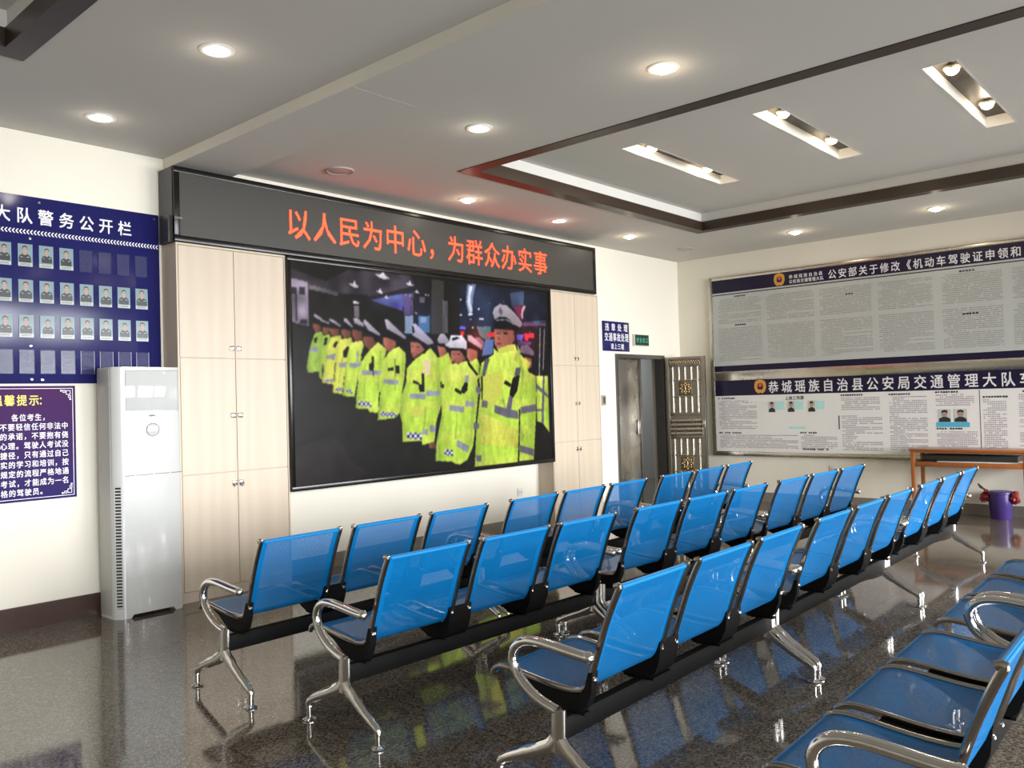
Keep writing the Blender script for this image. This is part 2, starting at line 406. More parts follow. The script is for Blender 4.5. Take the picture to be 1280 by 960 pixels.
for i, (x0, x1) in enumerate(WINDOWS):
    b = MB(); f = 0.05
    b.box(x0, x1, YF - 0.14, YF - 0.06, 0.45, 0.45 + f); b.box(x0, x1, YF - 0.14, YF - 0.06, 2.75 - f, 2.75)
    for x in (x0, (x0 + x1) / 2 - f / 2, x1 - f): b.box(x, x + f, YF - 0.14, YF - 0.06, 0.45 + f, 2.75 - f)
    b.box(x0 + f, x1 - f, YF - 0.13, YF - 0.07, 2.1, 2.1 + f)
    struct(b.build('window_%d' % (i + 1), M['glass_frame'], smooth=False))

# corridor behind the doorway
b = MB(); b.box(DX0 - 0.6, 14.0, 8.2, 8.4, 0, 2.8); b.box(DX0 - 0.8, DX0 - 0.6, 6.5, 8.4, 0, 2.8); b.box(13.9, 14.0, 6.5, 8.2, 0, 2.8)
b.box(XR + 0.2, 14.0, 6.3, 6.5, 0, 2.8)
struct(b.build('wall_corridor', M['corridor'], smooth=False))
struct(MB().box(DX0 - 0.8, 14.0, 6.5, 8.4, 2.8, 2.9).build('ceiling_corridor', M['ceiling'], smooth=False))
l = bpy.data.lights.new('corridor_fill_light', 'AREA'); l.size = 0.8; l.energy = 40; l.color = (0.95, 0.98, 1)  # unseen area light added to brighten the corridor
o = bpy.data.objects.new('corridor_fill_light', l); C.objects.link(o); o.location = (11.6, 7.3, 2.75)

# ceiling: a flat sheet with two tray openings
TR = (4.96, 9.00, -3.2, 5.00)           # right tray opening x0 x1 y0 y1 (outer edge of its wood border)
TL = (-2.40, 1.65, -3.2, 5.02)          # left tray
SLOT_Y = [(1.43, 1.64), (2.645, 2.855), (3.85, 4.06)]; SX0, SX1 = 6.03, 7.80
MORE_SLOT = []
b = MB()
xs = [XL, TL[0], TL[1], TR[0], TR[1], XR]
for i in range(5):
    if i in (1, 3):
        t = TL if i == 1 else TR
        b.box(xs[i], xs[i + 1], YF, t[2], ZC, ZC + 0.03); b.box(xs[i], xs[i + 1], t[3], YB, ZC, ZC + 0.03)
    else: b.box(xs[i], xs[i + 1], YF, YB, ZC, ZC + 0.03)
b.box(TL[0], TL[1], TL[2], TL[3], ZU, ZU + 0.03)
yy = TR[2]                              # raised part of the right tray, slots left open
for y0, y1 in sorted(SLOT_Y + MORE_SLOT):
    b.box(TR[0], TR[1], yy, y0, ZU, ZU + 0.03); b.box(TR[0], SX0, y0, y1, ZU, ZU + 0.03); b.box(SX1, TR[1], y0, y1, ZU, ZU + 0.03); yy = y1
b.box(TR[0], TR[1], yy, TR[3], ZU, ZU + 0.03)
b.box(XL, XR, YF, YB, 3.86, 3.9)
struct(b.build('ceiling', M['ceiling'], smooth=False))
# boxed beam that runs from the back wall across the ceiling, with one cover-board seam
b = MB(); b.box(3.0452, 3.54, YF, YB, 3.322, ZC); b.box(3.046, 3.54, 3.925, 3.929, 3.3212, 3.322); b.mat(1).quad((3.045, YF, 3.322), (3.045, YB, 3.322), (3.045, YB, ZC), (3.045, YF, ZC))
struct(b.build('beam', [M['ceiling'], M['wall']], smooth=False, flip=False))  # side face takes the lighter wall colour to stand in for light on it
# wood borders: flat underside, upright inner face, white cove above
for k, t in enumerate((TR, TL)):
    x0, x1, y0, y1 = t; w = 0.13
    b = MB()
    b.box(x0, x0 + w, y0, y1, ZC - 0.006, ZC + 0.10); b.box(x1 - w, x1, y0, y1, ZC - 0.006, ZC + 0.10)
    b.box(x0 + w, x1 - w, y1 - w, y1, ZC - 0.006, ZC + 0.10); b.box(x0 + w, x1 - w, y0, y0 + w, ZC - 0.006, ZC + 0.10)
    struct(b.build('trim_%d' % (k * 2 + 1), M['trimwood'], smooth=False))
    b = MB(); w = 0.115
    b.box(x0, x0 + w, y0, y1, ZC + 0.10, ZU); b.box(x1 - w, x1, y0, y1, ZC + 0.10, ZU)
    b.box(x0 + w, x1 - w, y1 - w, y1, ZC + 0.10, ZU); b.box(x0 + w, x1 - w, y0, y0 + w, ZC + 0.10, ZU)
    struct(b.build('trim_%d' % (k * 2 + 2), M['cove'], smooth=False))
# skirtings
struct(MB().box(XL, 3.0, YB - 0.015, YB, 0, 0.158).build('baseboard_left', M['base_brown'], smooth=False))
struct(MB().box(3.97, DX0 - 0.05, YB - 0.015, YB, 0, 0.13).build('baseboard_back', M['base_grey'], smooth=False))
struct(MB().box(XR - 0.015, XR, YF, YB, 0, 0.125).build('baseboard_right', M['base_grey'], smooth=False))

# ------------------------------------------------------------------ steel security doors
b = MB()
b.box(DX0 - 0.0, DX0 + 0.045, YB - 0.02, YB + 0.12, 0, DZ); b.box(DX1 - 0.045, DX1, YB - 0.02, YB + 0.12, 0, DZ); b.box(DX0 + 0.045, DX1 - 0.045, YB - 0.02, YB + 0.12, DZ - 0.05, DZ)
struct(b.build('trim_5', M['steel_dark'], smooth=False))
d = struct(empty('door_1', (DX0 + 0.045, YB + 0.03, 0)))
MB().box(0, 0.56, 0, 0.05, 0.01, 1.975, 0.004).build('leaf_sheet', M['steel_bright'], d)
b = MB(); b.box(0.56, 0.60, -0.01, 0.17, 0.01, 1.975, 0.004); b.build('edge_post', M['steel_dark'], d)
MB().box(0.50, 0.515, -0.03, 0.0, 0.95, 1.15, 0.004).build('door_handle', M['chrome'], d)
ang = math.atan2(5.76 - 6.27, 10.37 - 10.225)
d = struct(empty('door_2', (10.225, YB - 0.035, 0), ang))
b = MB()                                # leaf: 0.56 wide, seen face is local -Y
b.box(0, 0.56, -0.006, 0.03, 0.02, 2.0)
for x in (0, 0.505): b.box(x, x + 0.055, -0.022, 0.045, 0.02, 2.0, 0.005)
for z in (0.02, 0.13, 0.86, 1.18, 1.86, 1.95): b.box(0.055, 0.505, -0.020, 0.04, z, z + 0.045, 0.004)
b.build('leaf_frame', M['steel'], d)
b = MB()
for z0, z1, zr in ((0.175, 0.86, 0.52), (1.225, 1.86, 1.56)):
    for i in range(5):
        x = 0.105 + i * 0.0875
        if 1 <= i <= 3: b.tube([(x, -0.018, z0), (x, -0.018, zr - 0.11)], 0.011, n=8); b.tube([(x, -0.018, zr + 0.11), (x, -0.018, z1)], 0.011, n=8)
        else: b.tube([(x, -0.018, z0), (x, -0.018, z1)], 0.011, n=8)
    for zz in (zr - 0.115, zr + 0.115): b.tube([(0.06, -0.017, zz), (0.50, -0.017, zz)], 0.009, n=8, side=Vector((0, 1, 0)))
b.build('grille_bar', M['steel_bright'], d)
b = MB()
for zr in (0.52, 1.56):
    b.box(0.19, 0.37, -0.018, 0.0, zr - 0.095, zr + 0.095, 0.004)
    for k in range(16):
        a = k * math.pi / 8; r = 0.05 if k % 2 else 0.07
        b.ball((0.28 + r * math.cos(a), -0.022, zr + r * math.sin(a)), 0.014, 5)
    for k in range(5): b.ball((0.28, -0.024, zr + (k - 2) * 0.016), 0.016 - abs(k - 2) * 0.003, 5)
for k in range(26):
    b.ball((0.075 + k * 0.0165, -0.028, 1.927 + 0.011 * (-1) ** k), 0.013, 5)
b.build('rosette', M['bronze'], d)
b = MB()
for i, z in enumerate((0.93, 0.99, 1.05, 1.11)): b.tube([(0.06, -0.012, z), (0.50, -0.012, z)], 0.03, 0.022, n=10, side=Vector((0, 0, 1)))
b.build('fluted_panel', M['steel_bright'], d)
MB().box(0.515, 0.545, -0.05, -0.022, 1.02, 1.12, 0.006).build('door_handle', M['chrome'], d)

# ------------------------------------------------------------------ waiting benches
SW, SP, MARG = 0.5015, 0.574, 0.0640     # seat width, seat spacing, end-frame offset
def smooth_path(pts, k=4):
    P = [Vector(p) for p in pts]; out = []
    for i in range(len(P) - 1):
        p0, p1, p2, p3 = P[max(i - 1, 0)], P[i], P[i + 1], P[min(i + 2, len(P) - 1)]
        for j in range(k):
            t = j / k
            out.append(0.5 * ((2 * p1) + (p2 - p0) * t + (2 * p0 - 5 * p1 + 4 * p2 - p3) * t * t + (3 * p1 - p0 - 3 * p2 + p3) * t ** 3))
    out.append(P[-1]); return out
PROF = [(0.030, 0.785), (0.014, 0.792), (0.0, 0.794), (0.006, 0.778), (0.024, 0.742), (0.062, 0.655), (0.096, 0.56), (0.128, 0.47), (0.146, 0.428), (0.172, 0.402), (0.225, 0.390), (0.31, 0.392), (0.40, 0.401), (0.48, 0.411), (0.54, 0.416), (0.58, 0.411), (0.604, 0.396), (0.612, 0.378)]
FULL = smooth_path([(0, y, z) for y, z in PROF], 3)
NB = 8 * 3 + 1                           # points that belong to the backrest
def sheet(name, pts, x0, x1, parent):
    me = bpy.data.meshes.new(name); vs, fs, uvs = [], [], []; s = 0; n = len(pts)
    for i, p in enumerate(pts):
        if i: s += (p - pts[i - 1]).length
        for x in (x0, x1): vs.append((x, p.y, p.z)); uvs.append((x - x0, s))
    for i in range(n - 1): fs.append((2 * i, 2 * i + 1, 2 * i + 3, 2 * i + 2))
    me.from_pydata(vs, [], fs); uv = me.uv_layers.new(name='UVMap')
    for lp in me.loops: uv.data[lp.index].uv = uvs[lp.vertex_index]
    for p in me.polygons: p.use_smooth = True
    me.materials.append(M['blue']); o = bpy.data.objects.new(name, me); C.objects.link(o); o.parent = parent
    return o

def make_bench():
    root = empty('waiting_bench')
    X0, X1 = -MARG, 2 * SP + SW + MARG
    b = MB(); b.box(X0, X1, 0.205, 0.25, 0.232, 0.312, 0.006); b.build('beam', M['black'], root)
    for j in range(3):
        a, c = j * SP + 0.014, j * SP + SW - 0.014
        st = sheet('seat', FULL[NB - 1:], a, c, root)
        b = MB(); b.tube([(a, 0.603, 0.392), (c, 0.603, 0.392)], 0.010, n=10, side=Vector((0, 1, 0))); b.build('front_roll', M['blue_solid'], st)
        bk = sheet('backrest', FULL[:NB], a, c, st)
        b = MB(); b.tube([(a + 0.02, 0.010, 0.787), (c - 0.004, 0.010, 0.787)], 0.0105, n=10, side=Vector((0, 1, 0))); b.build('top_roll', M['blue_solid'], st)
        for x in (j * SP + 0.011, j * SP + SW - 0.011):
            b = MB(); b.tube([(x, p.y, p.z) for p in FULL[2:]], 0.011, 0.0125, n=10); b.build('side_rail', M['rail'], st)
    poly = [(0.120, 0.475), (0.128, 0.40), (0.150, 0.345), (0.185, 0.312), (0.275, 0.308), (0.34, 0.335), (0.40, 0.375), (0.46, 0.398), (0.40, 0.390), (0.31, 0.381), (0.225, 0.379), (0.180, 0.388), (0.158, 0.412), (0.140, 0.470)]
    for x0, x1 in ((0.0, 0.035), (SW - 0.035, SP + 0.035), (SP + SW - 0.035, 2 * SP + 0.035), (2 * SP + SW - 0.035, 2 * SP + SW)):
        b = MB(); b.prism([(x0, y, z) for y, z in poly], (x1 - x0, 0, 0))
        b.box(x0 + 0.0, x1, 0.16, 0.30, 0.312, 0.322)
        b.mat(1)
        for x in {x0 + 0.014, x1 - 0.014}: b.ball((x, 0.122, 0.447), 0.0085, 5)
        b.build('bracket', [M['black'], M['chrome']], root)
    for x in (X0, X1):
        b = MB()
        b.tube(smooth_path([(x, 0.228, 0.345), (x, 0.230, 0.29), (x, 0.232, 0.235), (x, 0.236, 0.19)], 3), 0.020, 0.033, n=14)
        # the two splayed legs leave one hub
        b.tube(smooth_path([(x, 0.232, 0.235), (x, 0.262, 0.205), (x, 0.33, 0.172), (x, 0.42, 0.135), (x, 0.49, 0.103), (x, 0.517, 0.082), (x, 0.518, 0.062)], 3), [0.020] * 10 + [0.019] * 3 + [0.017] * 3 + [0.015] * 3, [0.034] * 3 + [0.032] * 3 + [0.027] * 3 + [0.023] * 3 + [0.020] * 3 + [0.017] * 4, n=12)
        b.tube(smooth_path([(x, 0.232, 0.235), (x, 0.205, 0.205), (x, 0.150, 0.168), (x, 0.085, 0.128), (x, 0.030, 0.098), (x, 0.003, 0.080), (x, 0.0, 0.062)], 3), [0.020] * 10 + [0.019] * 3 + [0.017] * 3 + [0.015] * 3, [0.034] * 3 + [0.032] * 3 + [0.027] * 3 + [0.023] * 3 + [0.020] * 3 + [0.017] * 4, n=12)
        fr = b.build('leg_frame', M['chrome'], root)
        b = MB()
        arm = smooth_path([(x, 0.088, 0.549), (x, 0.150, 0.553), (x, 0.24, 0.562), (x, 0.32, 0.567), (x, 0.385, 0.558), (x, 0.428, 0.526), (x, 0.438, 0.480), (x, 0.412, 0.425), (x, 0.350, 0.375), (x, 0.280, 0.347), (x, 0.228, 0.335)], 4)
        b.tube(arm, 0.0205, 0.0195, n=12); b.ball((x, 0.088, 0.549), 0.0225, 6)
        b.build('armrest', M['chrome'], fr)
        for y in (0.0, 0.518):
            b = MB(); b.lathe([(0.0, 0.0), (0.030, 0.0), (0.031, 0.007), (0.018, 0.014), (0.013, 0.018), (0.013, 0.075), (0.0, 0.075)], (x, y, 0), 18)
            b.build('foot', M['chrome'], fr)
    return root
bench = make_bench(); index_kids()
ROWS = [  # y of the back edge line, turn, bench starts along the row
    ('front row nearest the video screen', 2.285, 3.707, 0.006, (-0.045, 1.820, 3.700)),
    ('second row from the video screen', 2.301, 2.825, -0.029, (0.010, 1.850, 3.690)),
    ('third row from the video screen', 2.410, 1.697, 0.018, (0.005, 1.845, 3.685)),
    ('rear row in the bottom right corner', 2.235, 0.478, 0.030, (0.0, 1.87)),
]
WHERE = ['left bench', 'middle bench', 'right bench']
first = True
for rn, x0, y0, r, starts in ROWS:
    for k, t in enumerate(starts):
        o = bench if first else copy_tree(bench); first = False
        o.location = (x0 + t * math.cos(r), y0 + t * math.sin(r), 0); o.rotation_euler = (0, 0, r)
        w = WHERE[k]
        if rn.startswith('rear'): w = ('nearest bench, its whole seat in view' , 'farther bench, cut off by the frame')[k]
        tag(o, 'blue steel three-seat bench, %s of the %s' % (w.split(',')[0], rn), 'bench', 'blue three-seat waiting benches')

# ------------------------------------------------------------------ cabinets either side of the screen
def cabinet(name, x0, x1, z1, label, kx):
    t = empty(name, (x0, YB - 0.23, 0)); w = x1 - x0
    b = MB(); b.box(0, w, 0.018, 0.23, 0.0, z1 - 0.02); b.build('carcass', M['laminate_edge'], t, smooth=False)
    b = MB(); b.box(0.0, 0.014, 0.0, 0.018, 0.0, z1); b.box(w - 0.014, w, 0.0, 0.018, 0.0, z1); b.box(0.014, w - 0.014, 0.0, 0.018, z1 - 0.016, z1); b.box(0.0, w, 0.018, 0.23, z1 - 0.02, z1)
    b.build('edge_frame', M['laminate'], t, smooth=False)
    MB().box(0.014, w - 0.014, 0.004, 0.018, 0.0, 0.078).build('plinth', M['laminate'], t, smooth=False)
    mid = w / 2
    for z0, zt, hz in ((0.083, 0.955, 0.868), (0.961, 1.844, 1.400), (1.850, z1 - 0.020, 1.930)):
        for s in (0, 1):
            a, c = (0.018, mid - 0.002) if s == 0 else (mid + 0.002, w - 0.018)
            d = MB().box(a, c, 0.0, 0.017, z0, zt, 0.0015, 1).build('door', M['laminate'], t, smooth=False)
            hx = mid - 0.03 if s == 0 else mid + 0.03
            b = MB(); b.box(hx - 0.019, hx + 0.019, -0.012, 0.0, hz - 0.019, hz + 0.019, 0.003); b.box(hx - 0.006, hx + 0.006, -0.02, -0.012, hz - 0.03 if hz < 0.9 else hz - 0.006, hz + 0.006)
            b.build('handle', M['chrome'], d)
    tag(t, label, 'cabinet', 'pale wood cabinets beside the screen')
cabinet('storage_cabinet', 3.02, 3.968, 2.722, 'tall pale wood six-door cabinet standing left of the video screen', 0)
cabinet('storage_cabinet', 7.447, 8.392, 2.722, 'tall pale wood six-door cabinet standing right of the video screen', 0)

# ------------------------------------------------------------------ red character display
t = empty('character_display', (3.003, 6.05, 2.727)); w, h = 5.342, 0.568
b = MB(); b.box(0, w, 0.012, 0.245, 0.0, h); b.build('housing', M['led_side'], t, smooth=False)
b = MB(); f = 0.045
b.box(0, w, -0.004, 0.03, 0, f, 0.003); b.box(0, w, -0.004, 0.03, h - f, h, 0.003); b.box(0, f, -0.004, 0.03, f, h - f, 0.003); b.box(w - f, w, -0.004, 0.03, f, h - f, 0.003)
b.build('frame', M['led_frame'], t)
MB().box(f, w - f, 0.006, 0.02, f, h - f).build('module_face', M['led_face'], t, smooth=False)
b = MB(); ch = 0.262
CX = [3.972 + i * 0.2665 for i in range(13)]
for c, X in zip('以人民为中心，为群众办实事', CX): write(b, c, X - 3.003, 0.148, ch * 0.965, ch, 0, on_back(0.0045), False)
b.build('lettering', M['led_char'], t, smooth=False, flip=False)
b = MB(); b.box(-0.02, 0.0, 0.06, 0.14, 0.0, 0.2); b.box(0.0, 0.06, -0.012, -0.004, 0.165, 0.18); b.build('wall_clamp', M['steel_dark'], t)
tag(t, 'long black display with glowing red characters above the screen and cabinets', 'display')

# ------------------------------------------------------------------ video screen with its picture
COL = {'black': (14, 14, 16), 'blue': (72, 82, 140), 'bluep': (88, 116, 176), 'capd': (98, 90, 108), 'capg': (166, 156, 164), 'capw': (178, 168, 184), 'ceil': (54, 49, 56), 'check': (70, 78, 140),
       'dark': (46, 42, 50), 'floor': (38, 34, 33), 'glow': (108, 126, 158), 'grey': (112, 106, 122), 'lemon': (208, 212, 88), 'lime': (188, 222, 74), 'lip': (112, 48, 48), 'maroon': (124, 44, 72),
       'mid': (92, 86, 92), 'navy': (25, 29, 44), 'olive': (158, 190, 72), 'pale': (136, 124, 142), 'peach': (232, 214, 166), 'pillar': (58, 55, 50), 'pink': (206, 170, 176), 'plum': (116, 70, 92),
       'purple': (82, 68, 112), 'red': (228, 48, 58), 'silver': (158, 162, 178), 'skin': (168, 100, 84), 'skind': (122, 72, 58), 'skin2': (140, 80, 66), 'skyb': (128, 146, 168), 'slate': (58, 72, 98), 'slate2': (84, 86, 92),
       'steel': (140, 140, 148), 'teal': (66, 106, 136), 'tealp': (80, 108, 112), 'violet': (84, 78, 176), 'white': (232, 226, 238), 'yellow': (214, 218, 84), 'bg': (24, 23, 22), 'navyc': (44, 48, 110)}
SCREEN=[
('ceil',1,[(0.03,1.872),(0.389,1.795),(0.628,1.914),(0.992,1.931),(0.986,1.745),(0.846,1.707),(0.513,1.7),(0.03,1.796)]),
('ceil',1,[(0.852,1.927),(1.358,1.935),(1.431,1.843),(0.845,1.689)]),
('pale',2,[(0.03,1.792),(0.204,1.77),(0.203,1.393),(0.085,1.409),(0.03,1.426)]),
('mid',2,[(0.213,1.754),(0.513,1.708),(0.512,1.673),(0.212,1.711)]),
('mid',2,[(0.03,1.935),(0.362,1.935),(0.372,1.935),(0.03,1.935)]),
('dark',3,[(0.03,1.717),(0.075,1.716),(0.074,1.657),(0.03,1.654)]),
('dark',3,[(0.118,1.72),(0.177,1.725),(0.175,1.656),(0.116,1.656)]),
('dark',3,[(0.078,1.717),(0.095,1.716),(0.09,1.43),(0.073,1.429)]),
('dark',3,[(0.12,1.447),(0.19,1.444),(0.189,1.408),(0.119,1.411)]),
('white',4,[(0.635,1.791),(0.684,1.798),(0.697,1.831),(0.714,1.793),(0.757,1.769),(0.701,1.764),(0.677,1.77)]),
('white',4,[(0.938,1.905),(1.009,1.915),(1.028,1.935),(1.053,1.909),(1.115,1.876),(1.034,1.869),(0.999,1.876)]),
('white',4,[(1.299,1.854),(1.344,1.86),(1.356,1.889),(1.372,1.856),(1.411,1.836),(1.36,1.832),(1.337,1.836)]),
('white',4,[(0.942,1.753),(0.979,1.758),(0.99,1.783),(1.003,1.754),(1.035,1.736),(0.993,1.733),(0.974,1.737)]),
('white',4,[(1.406,1.786),(1.435,1.79),(1.442,1.808),(1.452,1.787),(1.477,1.774),(1.445,1.772),(1.43,1.775)]),
('white',4,[(1.026,1.706),(1.055,1.709),(1.063,1.728),(1.073,1.707),(1.097,1.693),(1.065,1.691),(1.051,1.694)]),
('white',4,[(1.404,1.581),(1.42,1.582),(1.425,1.593),(1.431,1.581),(1.445,1.573),(1.426,1.572),(1.418,1.574)]),
('white',4,[(1.306,1.744),(1.301,1.736),(1.293,1.735),(1.289,1.742),(1.293,1.75),(1.302,1.751)]),
('white',4,[(1.366,1.737),(1.361,1.729),(1.353,1.728),(1.348,1.736),(1.353,1.743),(1.362,1.744)]),
('white',4,[(1.567,1.762),(1.562,1.754),(1.552,1.753),(1.548,1.76),(1.553,1.768),(1.562,1.769)]),
('white',4,[(1.603,1.762),(1.598,1.754),(1.589,1.754),(1.585,1.761),(1.59,1.769),(1.599,1.77)]),
('blue',2,[(0.867,1.663),(1.264,1.753),(1.259,1.586)]),
('violet',3,[(1.113,1.624),(1.255,1.672),(1.259,1.586)]),
('purple',2,[(1.266,1.748),(1.377,1.766),(1.357,1.554),(1.27,1.549)]),
('skyb',2,[(1.282,1.545),(1.389,1.551),(1.377,1.373),(1.276,1.378)]),
('teal',2,[(1.453,1.55),(1.603,1.559),(1.597,1.392),(1.447,1.386)]),
('skyb',3,[(1.478,1.542),(1.563,1.542),(1.548,1.487),(1.476,1.484)]),
('pale',2,[(1.478,1.736),(1.546,1.741),(1.544,1.687),(1.477,1.682)]),
('pillar',1,[(1.642,1.925),(1.804,1.919),(1.785,1.39),(1.61,1.383)]),
('white',3,[(0.68,1.641),(0.747,1.636),(0.746,1.614),(0.68,1.618)]),
('mid',2,[(0.685,1.605),(0.746,1.6),(0.743,1.492),(0.682,1.497)]),
('navy',1,[(2.027,1.919),(3.398,1.923),(3.38,1.523),(2.01,1.46)]),
('glow',2,[(2.135,1.918),(2.26,1.923),(2.21,1.779),(2.196,1.613),(2.144,1.6),(2.106,1.731)]),
('white',3,[(2.163,1.899),(2.215,1.904),(2.173,1.787),(2.178,1.715),(2.198,1.654),(2.167,1.611),(2.128,1.732)]),
('white',4,[(2.312,1.672),(2.307,1.665),(2.294,1.661),(2.281,1.663),(2.276,1.67),(2.282,1.677),(2.295,1.68),(2.307,1.678)]),
('white',4,[(2.37,1.571),(2.357,1.563),(2.327,1.558),(2.298,1.559),(2.286,1.566),(2.298,1.574),(2.328,1.579),(2.358,1.577)]),
('white',4,[(2.208,1.608),(2.195,1.6),(2.166,1.596),(2.137,1.597),(2.126,1.604),(2.138,1.612),(2.167,1.616),(2.196,1.615)]),
('white',4,[(2.049,1.594),(2.043,1.589),(2.029,1.586),(2.015,1.587),(2.009,1.592),(2.015,1.597),(2.029,1.6),(2.043,1.599)]),
('white',4,[(2.21,1.474),(2.206,1.467),(2.198,1.463),(2.189,1.466),(2.186,1.473),(2.19,1.481),(2.198,1.484),(2.207,1.481)]),
('white',4,[(2.046,1.752),(2.042,1.744),(2.032,1.741),(2.022,1.743),(2.018,1.75),(2.022,1.757),(2.033,1.761),(2.043,1.759)]),
('white',4,[(2.189,1.557),(2.183,1.551),(2.169,1.549),(2.154,1.55),(2.148,1.555),(2.155,1.56),(2.169,1.563),(2.184,1.562)]),
('slate',2,[(2.784,1.875),(3.016,1.915),(3.01,1.76),(2.81,1.731)]),
('maroon',3,[(2.827,1.732),(3.026,1.756),(2.977,1.593),(2.936,1.607)]),
('pink',4,[(3.01,1.755),(3.046,1.749),(2.993,1.671),(2.986,1.593),(2.958,1.647),(2.974,1.714)]),
('plum',3,[(2.967,1.554),(3.382,1.569),(3.381,1.548),(2.966,1.528)]),
('tealp',2,[(2.257,1.487),(2.469,1.497),(2.463,1.354),(2.387,1.351),(2.298,1.39)]),
('bluep',2,[(2.379,1.351),(2.51,1.366),(2.488,1.207),(2.32,1.182)]),
('red',3,[(2.405,1.426),(2.521,1.441),(2.519,1.388),(2.403,1.384)]),
('red',3,[(2.996,1.445),(3.175,1.458),(3.173,1.402),(3.078,1.398),(3.06,1.364),(3.01,1.374)]),
('violet',3,[(2.88,1.434),(2.995,1.428),(2.959,1.361),(2.877,1.369)]),
('purple',2,[(2.893,1.359),(3.128,1.356),(3.092,1.321),(2.89,1.304)]),
('red',3,[(2.075,1.412),(2.068,1.396),(2.052,1.386),(2.033,1.385),(2.018,1.394),(2.012,1.409),(2.019,1.425),(2.035,1.435),(2.054,1.436),(2.07,1.427)]),
('steel',3,[(3.27,1.518),(3.287,1.519),(3.247,0.933),(3.226,0.933)]),
('steel',3,[(3.347,1.516),(3.363,1.517),(3.319,1.046),(3.301,1.045)]),
('floor',1,[(0.032,0.354),(0.218,0.402),(0.4,0.462),(0.545,0.343),(0.593,0.237),(0.796,0.096),(0.689,0.045),(0.035,0.045)]),
('olive',5,[(0.262,1.332),(0.33,1.356),(0.354,1.314),(0.31,1.191),(0.294,1.002),(0.178,0.996),(0.174,1.06),(0.203,1.189),(0.23,1.266)]),
('skind',6,[(0.25,1.421),(0.321,1.425),(0.325,1.365),(0.273,1.337),(0.248,1.378)]),
('black',6.5,[(0.251,1.469),(0.332,1.443),(0.331,1.408),(0.255,1.417)]),
('capw',7,[(0.252,1.499),(0.267,1.502),(0.338,1.465),(0.343,1.444),(0.266,1.472)]),
('silver',6,[(0.208,1.206),(0.29,1.221),(0.294,1.174),(0.203,1.176)]),
('olive',5.5,[(0.349,1.314),(0.407,1.335),(0.433,1.3),(0.371,1.176),(0.331,1.036),(0.323,0.933),(0.293,0.959),(0.298,1.122),(0.316,1.226)]),
('skind',6.5,[(0.341,1.396),(0.419,1.395),(0.418,1.351),(0.365,1.323),(0.34,1.357)]),
('black',7,[(0.327,1.443),(0.42,1.42),(0.419,1.391),(0.331,1.395)]),
('capw',7.5,[(0.322,1.461),(0.426,1.43),(0.42,1.417),(0.327,1.443)]),
('yellow',6,[(0.438,1.308),(0.535,1.33),(0.539,1.286),(0.499,1.196),(0.457,1.038),(0.447,0.893),(0.322,0.911),(0.341,1.002),(0.349,1.106),(0.371,1.176)]),
('skind',7,[(0.419,1.382),(0.52,1.387),(0.513,1.329),(0.459,1.309),(0.423,1.343)]),
('black',7.5,[(0.421,1.452),(0.526,1.405),(0.52,1.382),(0.419,1.386)]),
('capw',8,[(0.419,1.469),(0.443,1.466),(0.546,1.414),(0.526,1.403),(0.421,1.45)]),
('silver',7,[(0.381,1.141),(0.471,1.169),(0.469,1.108),(0.375,1.119)]),
('check',7,[(0.349,0.946),(0.443,0.937),(0.442,0.911),(0.349,0.92)]),
('yellow',6.5,[(0.523,1.29),(0.648,1.312),(0.658,1.281),(0.606,1.173),(0.556,0.95),(0.536,0.809),(0.429,0.824),(0.453,0.915),(0.475,1.108),(0.505,1.232)]),
('skind',7.5,[(0.541,1.379),(0.645,1.383),(0.649,1.317),(0.566,1.305),(0.541,1.348)]),
('black',8,[(0.569,1.455),(0.668,1.402),(0.656,1.375),(0.547,1.383)]),
('capw',8.5,[(0.568,1.485),(0.593,1.483),(0.673,1.412),(0.662,1.4),(0.571,1.454)]),
('silver',7.5,[(0.506,1.082),(0.593,1.092),(0.591,1.048),(0.505,1.047)]),
('black',7.5,[(0.552,1.18),(0.597,1.226),(0.624,1.226),(0.594,1.137),(0.561,1.127)]),
('check',7.5,[(0.473,0.871),(0.542,0.862),(0.536,0.831),(0.469,0.841)]),
('lime',7,[(0.653,1.268),(0.77,1.29),(0.786,1.24),(0.749,1.149),(0.71,0.951),(0.666,0.781),(0.54,0.792),(0.568,1.004),(0.606,1.173)]),
('skind',8,[(0.662,1.384),(0.767,1.375),(0.771,1.303),(0.697,1.278),(0.66,1.335)]),
('black',8.5,[(0.674,1.443),(0.859,1.388),(0.858,1.356),(0.684,1.391)]),
('capw',9,[(0.678,1.488),(0.715,1.493),(0.792,1.44),(0.791,1.413),(0.685,1.442)]),
('silver',8,[(0.62,1.084),(0.753,1.09),(0.74,1.05),(0.624,1.044)]),
('silver',8,[(0.706,1.193),(0.726,1.198),(0.719,1.09),(0.697,1.09)]),
('check',8,[(0.58,0.853),(0.651,0.844),(0.644,0.812),(0.576,0.822)]),
('lime',7.5,[(0.948,1.282),(1.052,1.22),(1.026,1.136),(0.993,0.859),(0.945,0.813),(0.933,0.63),(0.836,0.642),(0.814,0.67),(0.679,0.678),(0.688,0.79),(0.736,1.077),(0.806,1.159),(0.853,1.206)]),
('skind',8.5,[(0.789,1.331),(0.926,1.327),(0.936,1.282),(0.853,1.206),(0.797,1.241),(0.776,1.303)]),
('black',9,[(0.774,1.412),(0.859,1.384),(0.973,1.334),(0.925,1.295),(0.857,1.343),(0.773,1.385)]),
('capw',9.5,[(0.793,1.478),(0.816,1.477),(0.985,1.352),(0.973,1.338),(0.847,1.383),(0.786,1.449)]),
('silver',8.5,[(0.762,1.018),(0.981,1.02),(0.974,0.983),(0.761,0.982)]),
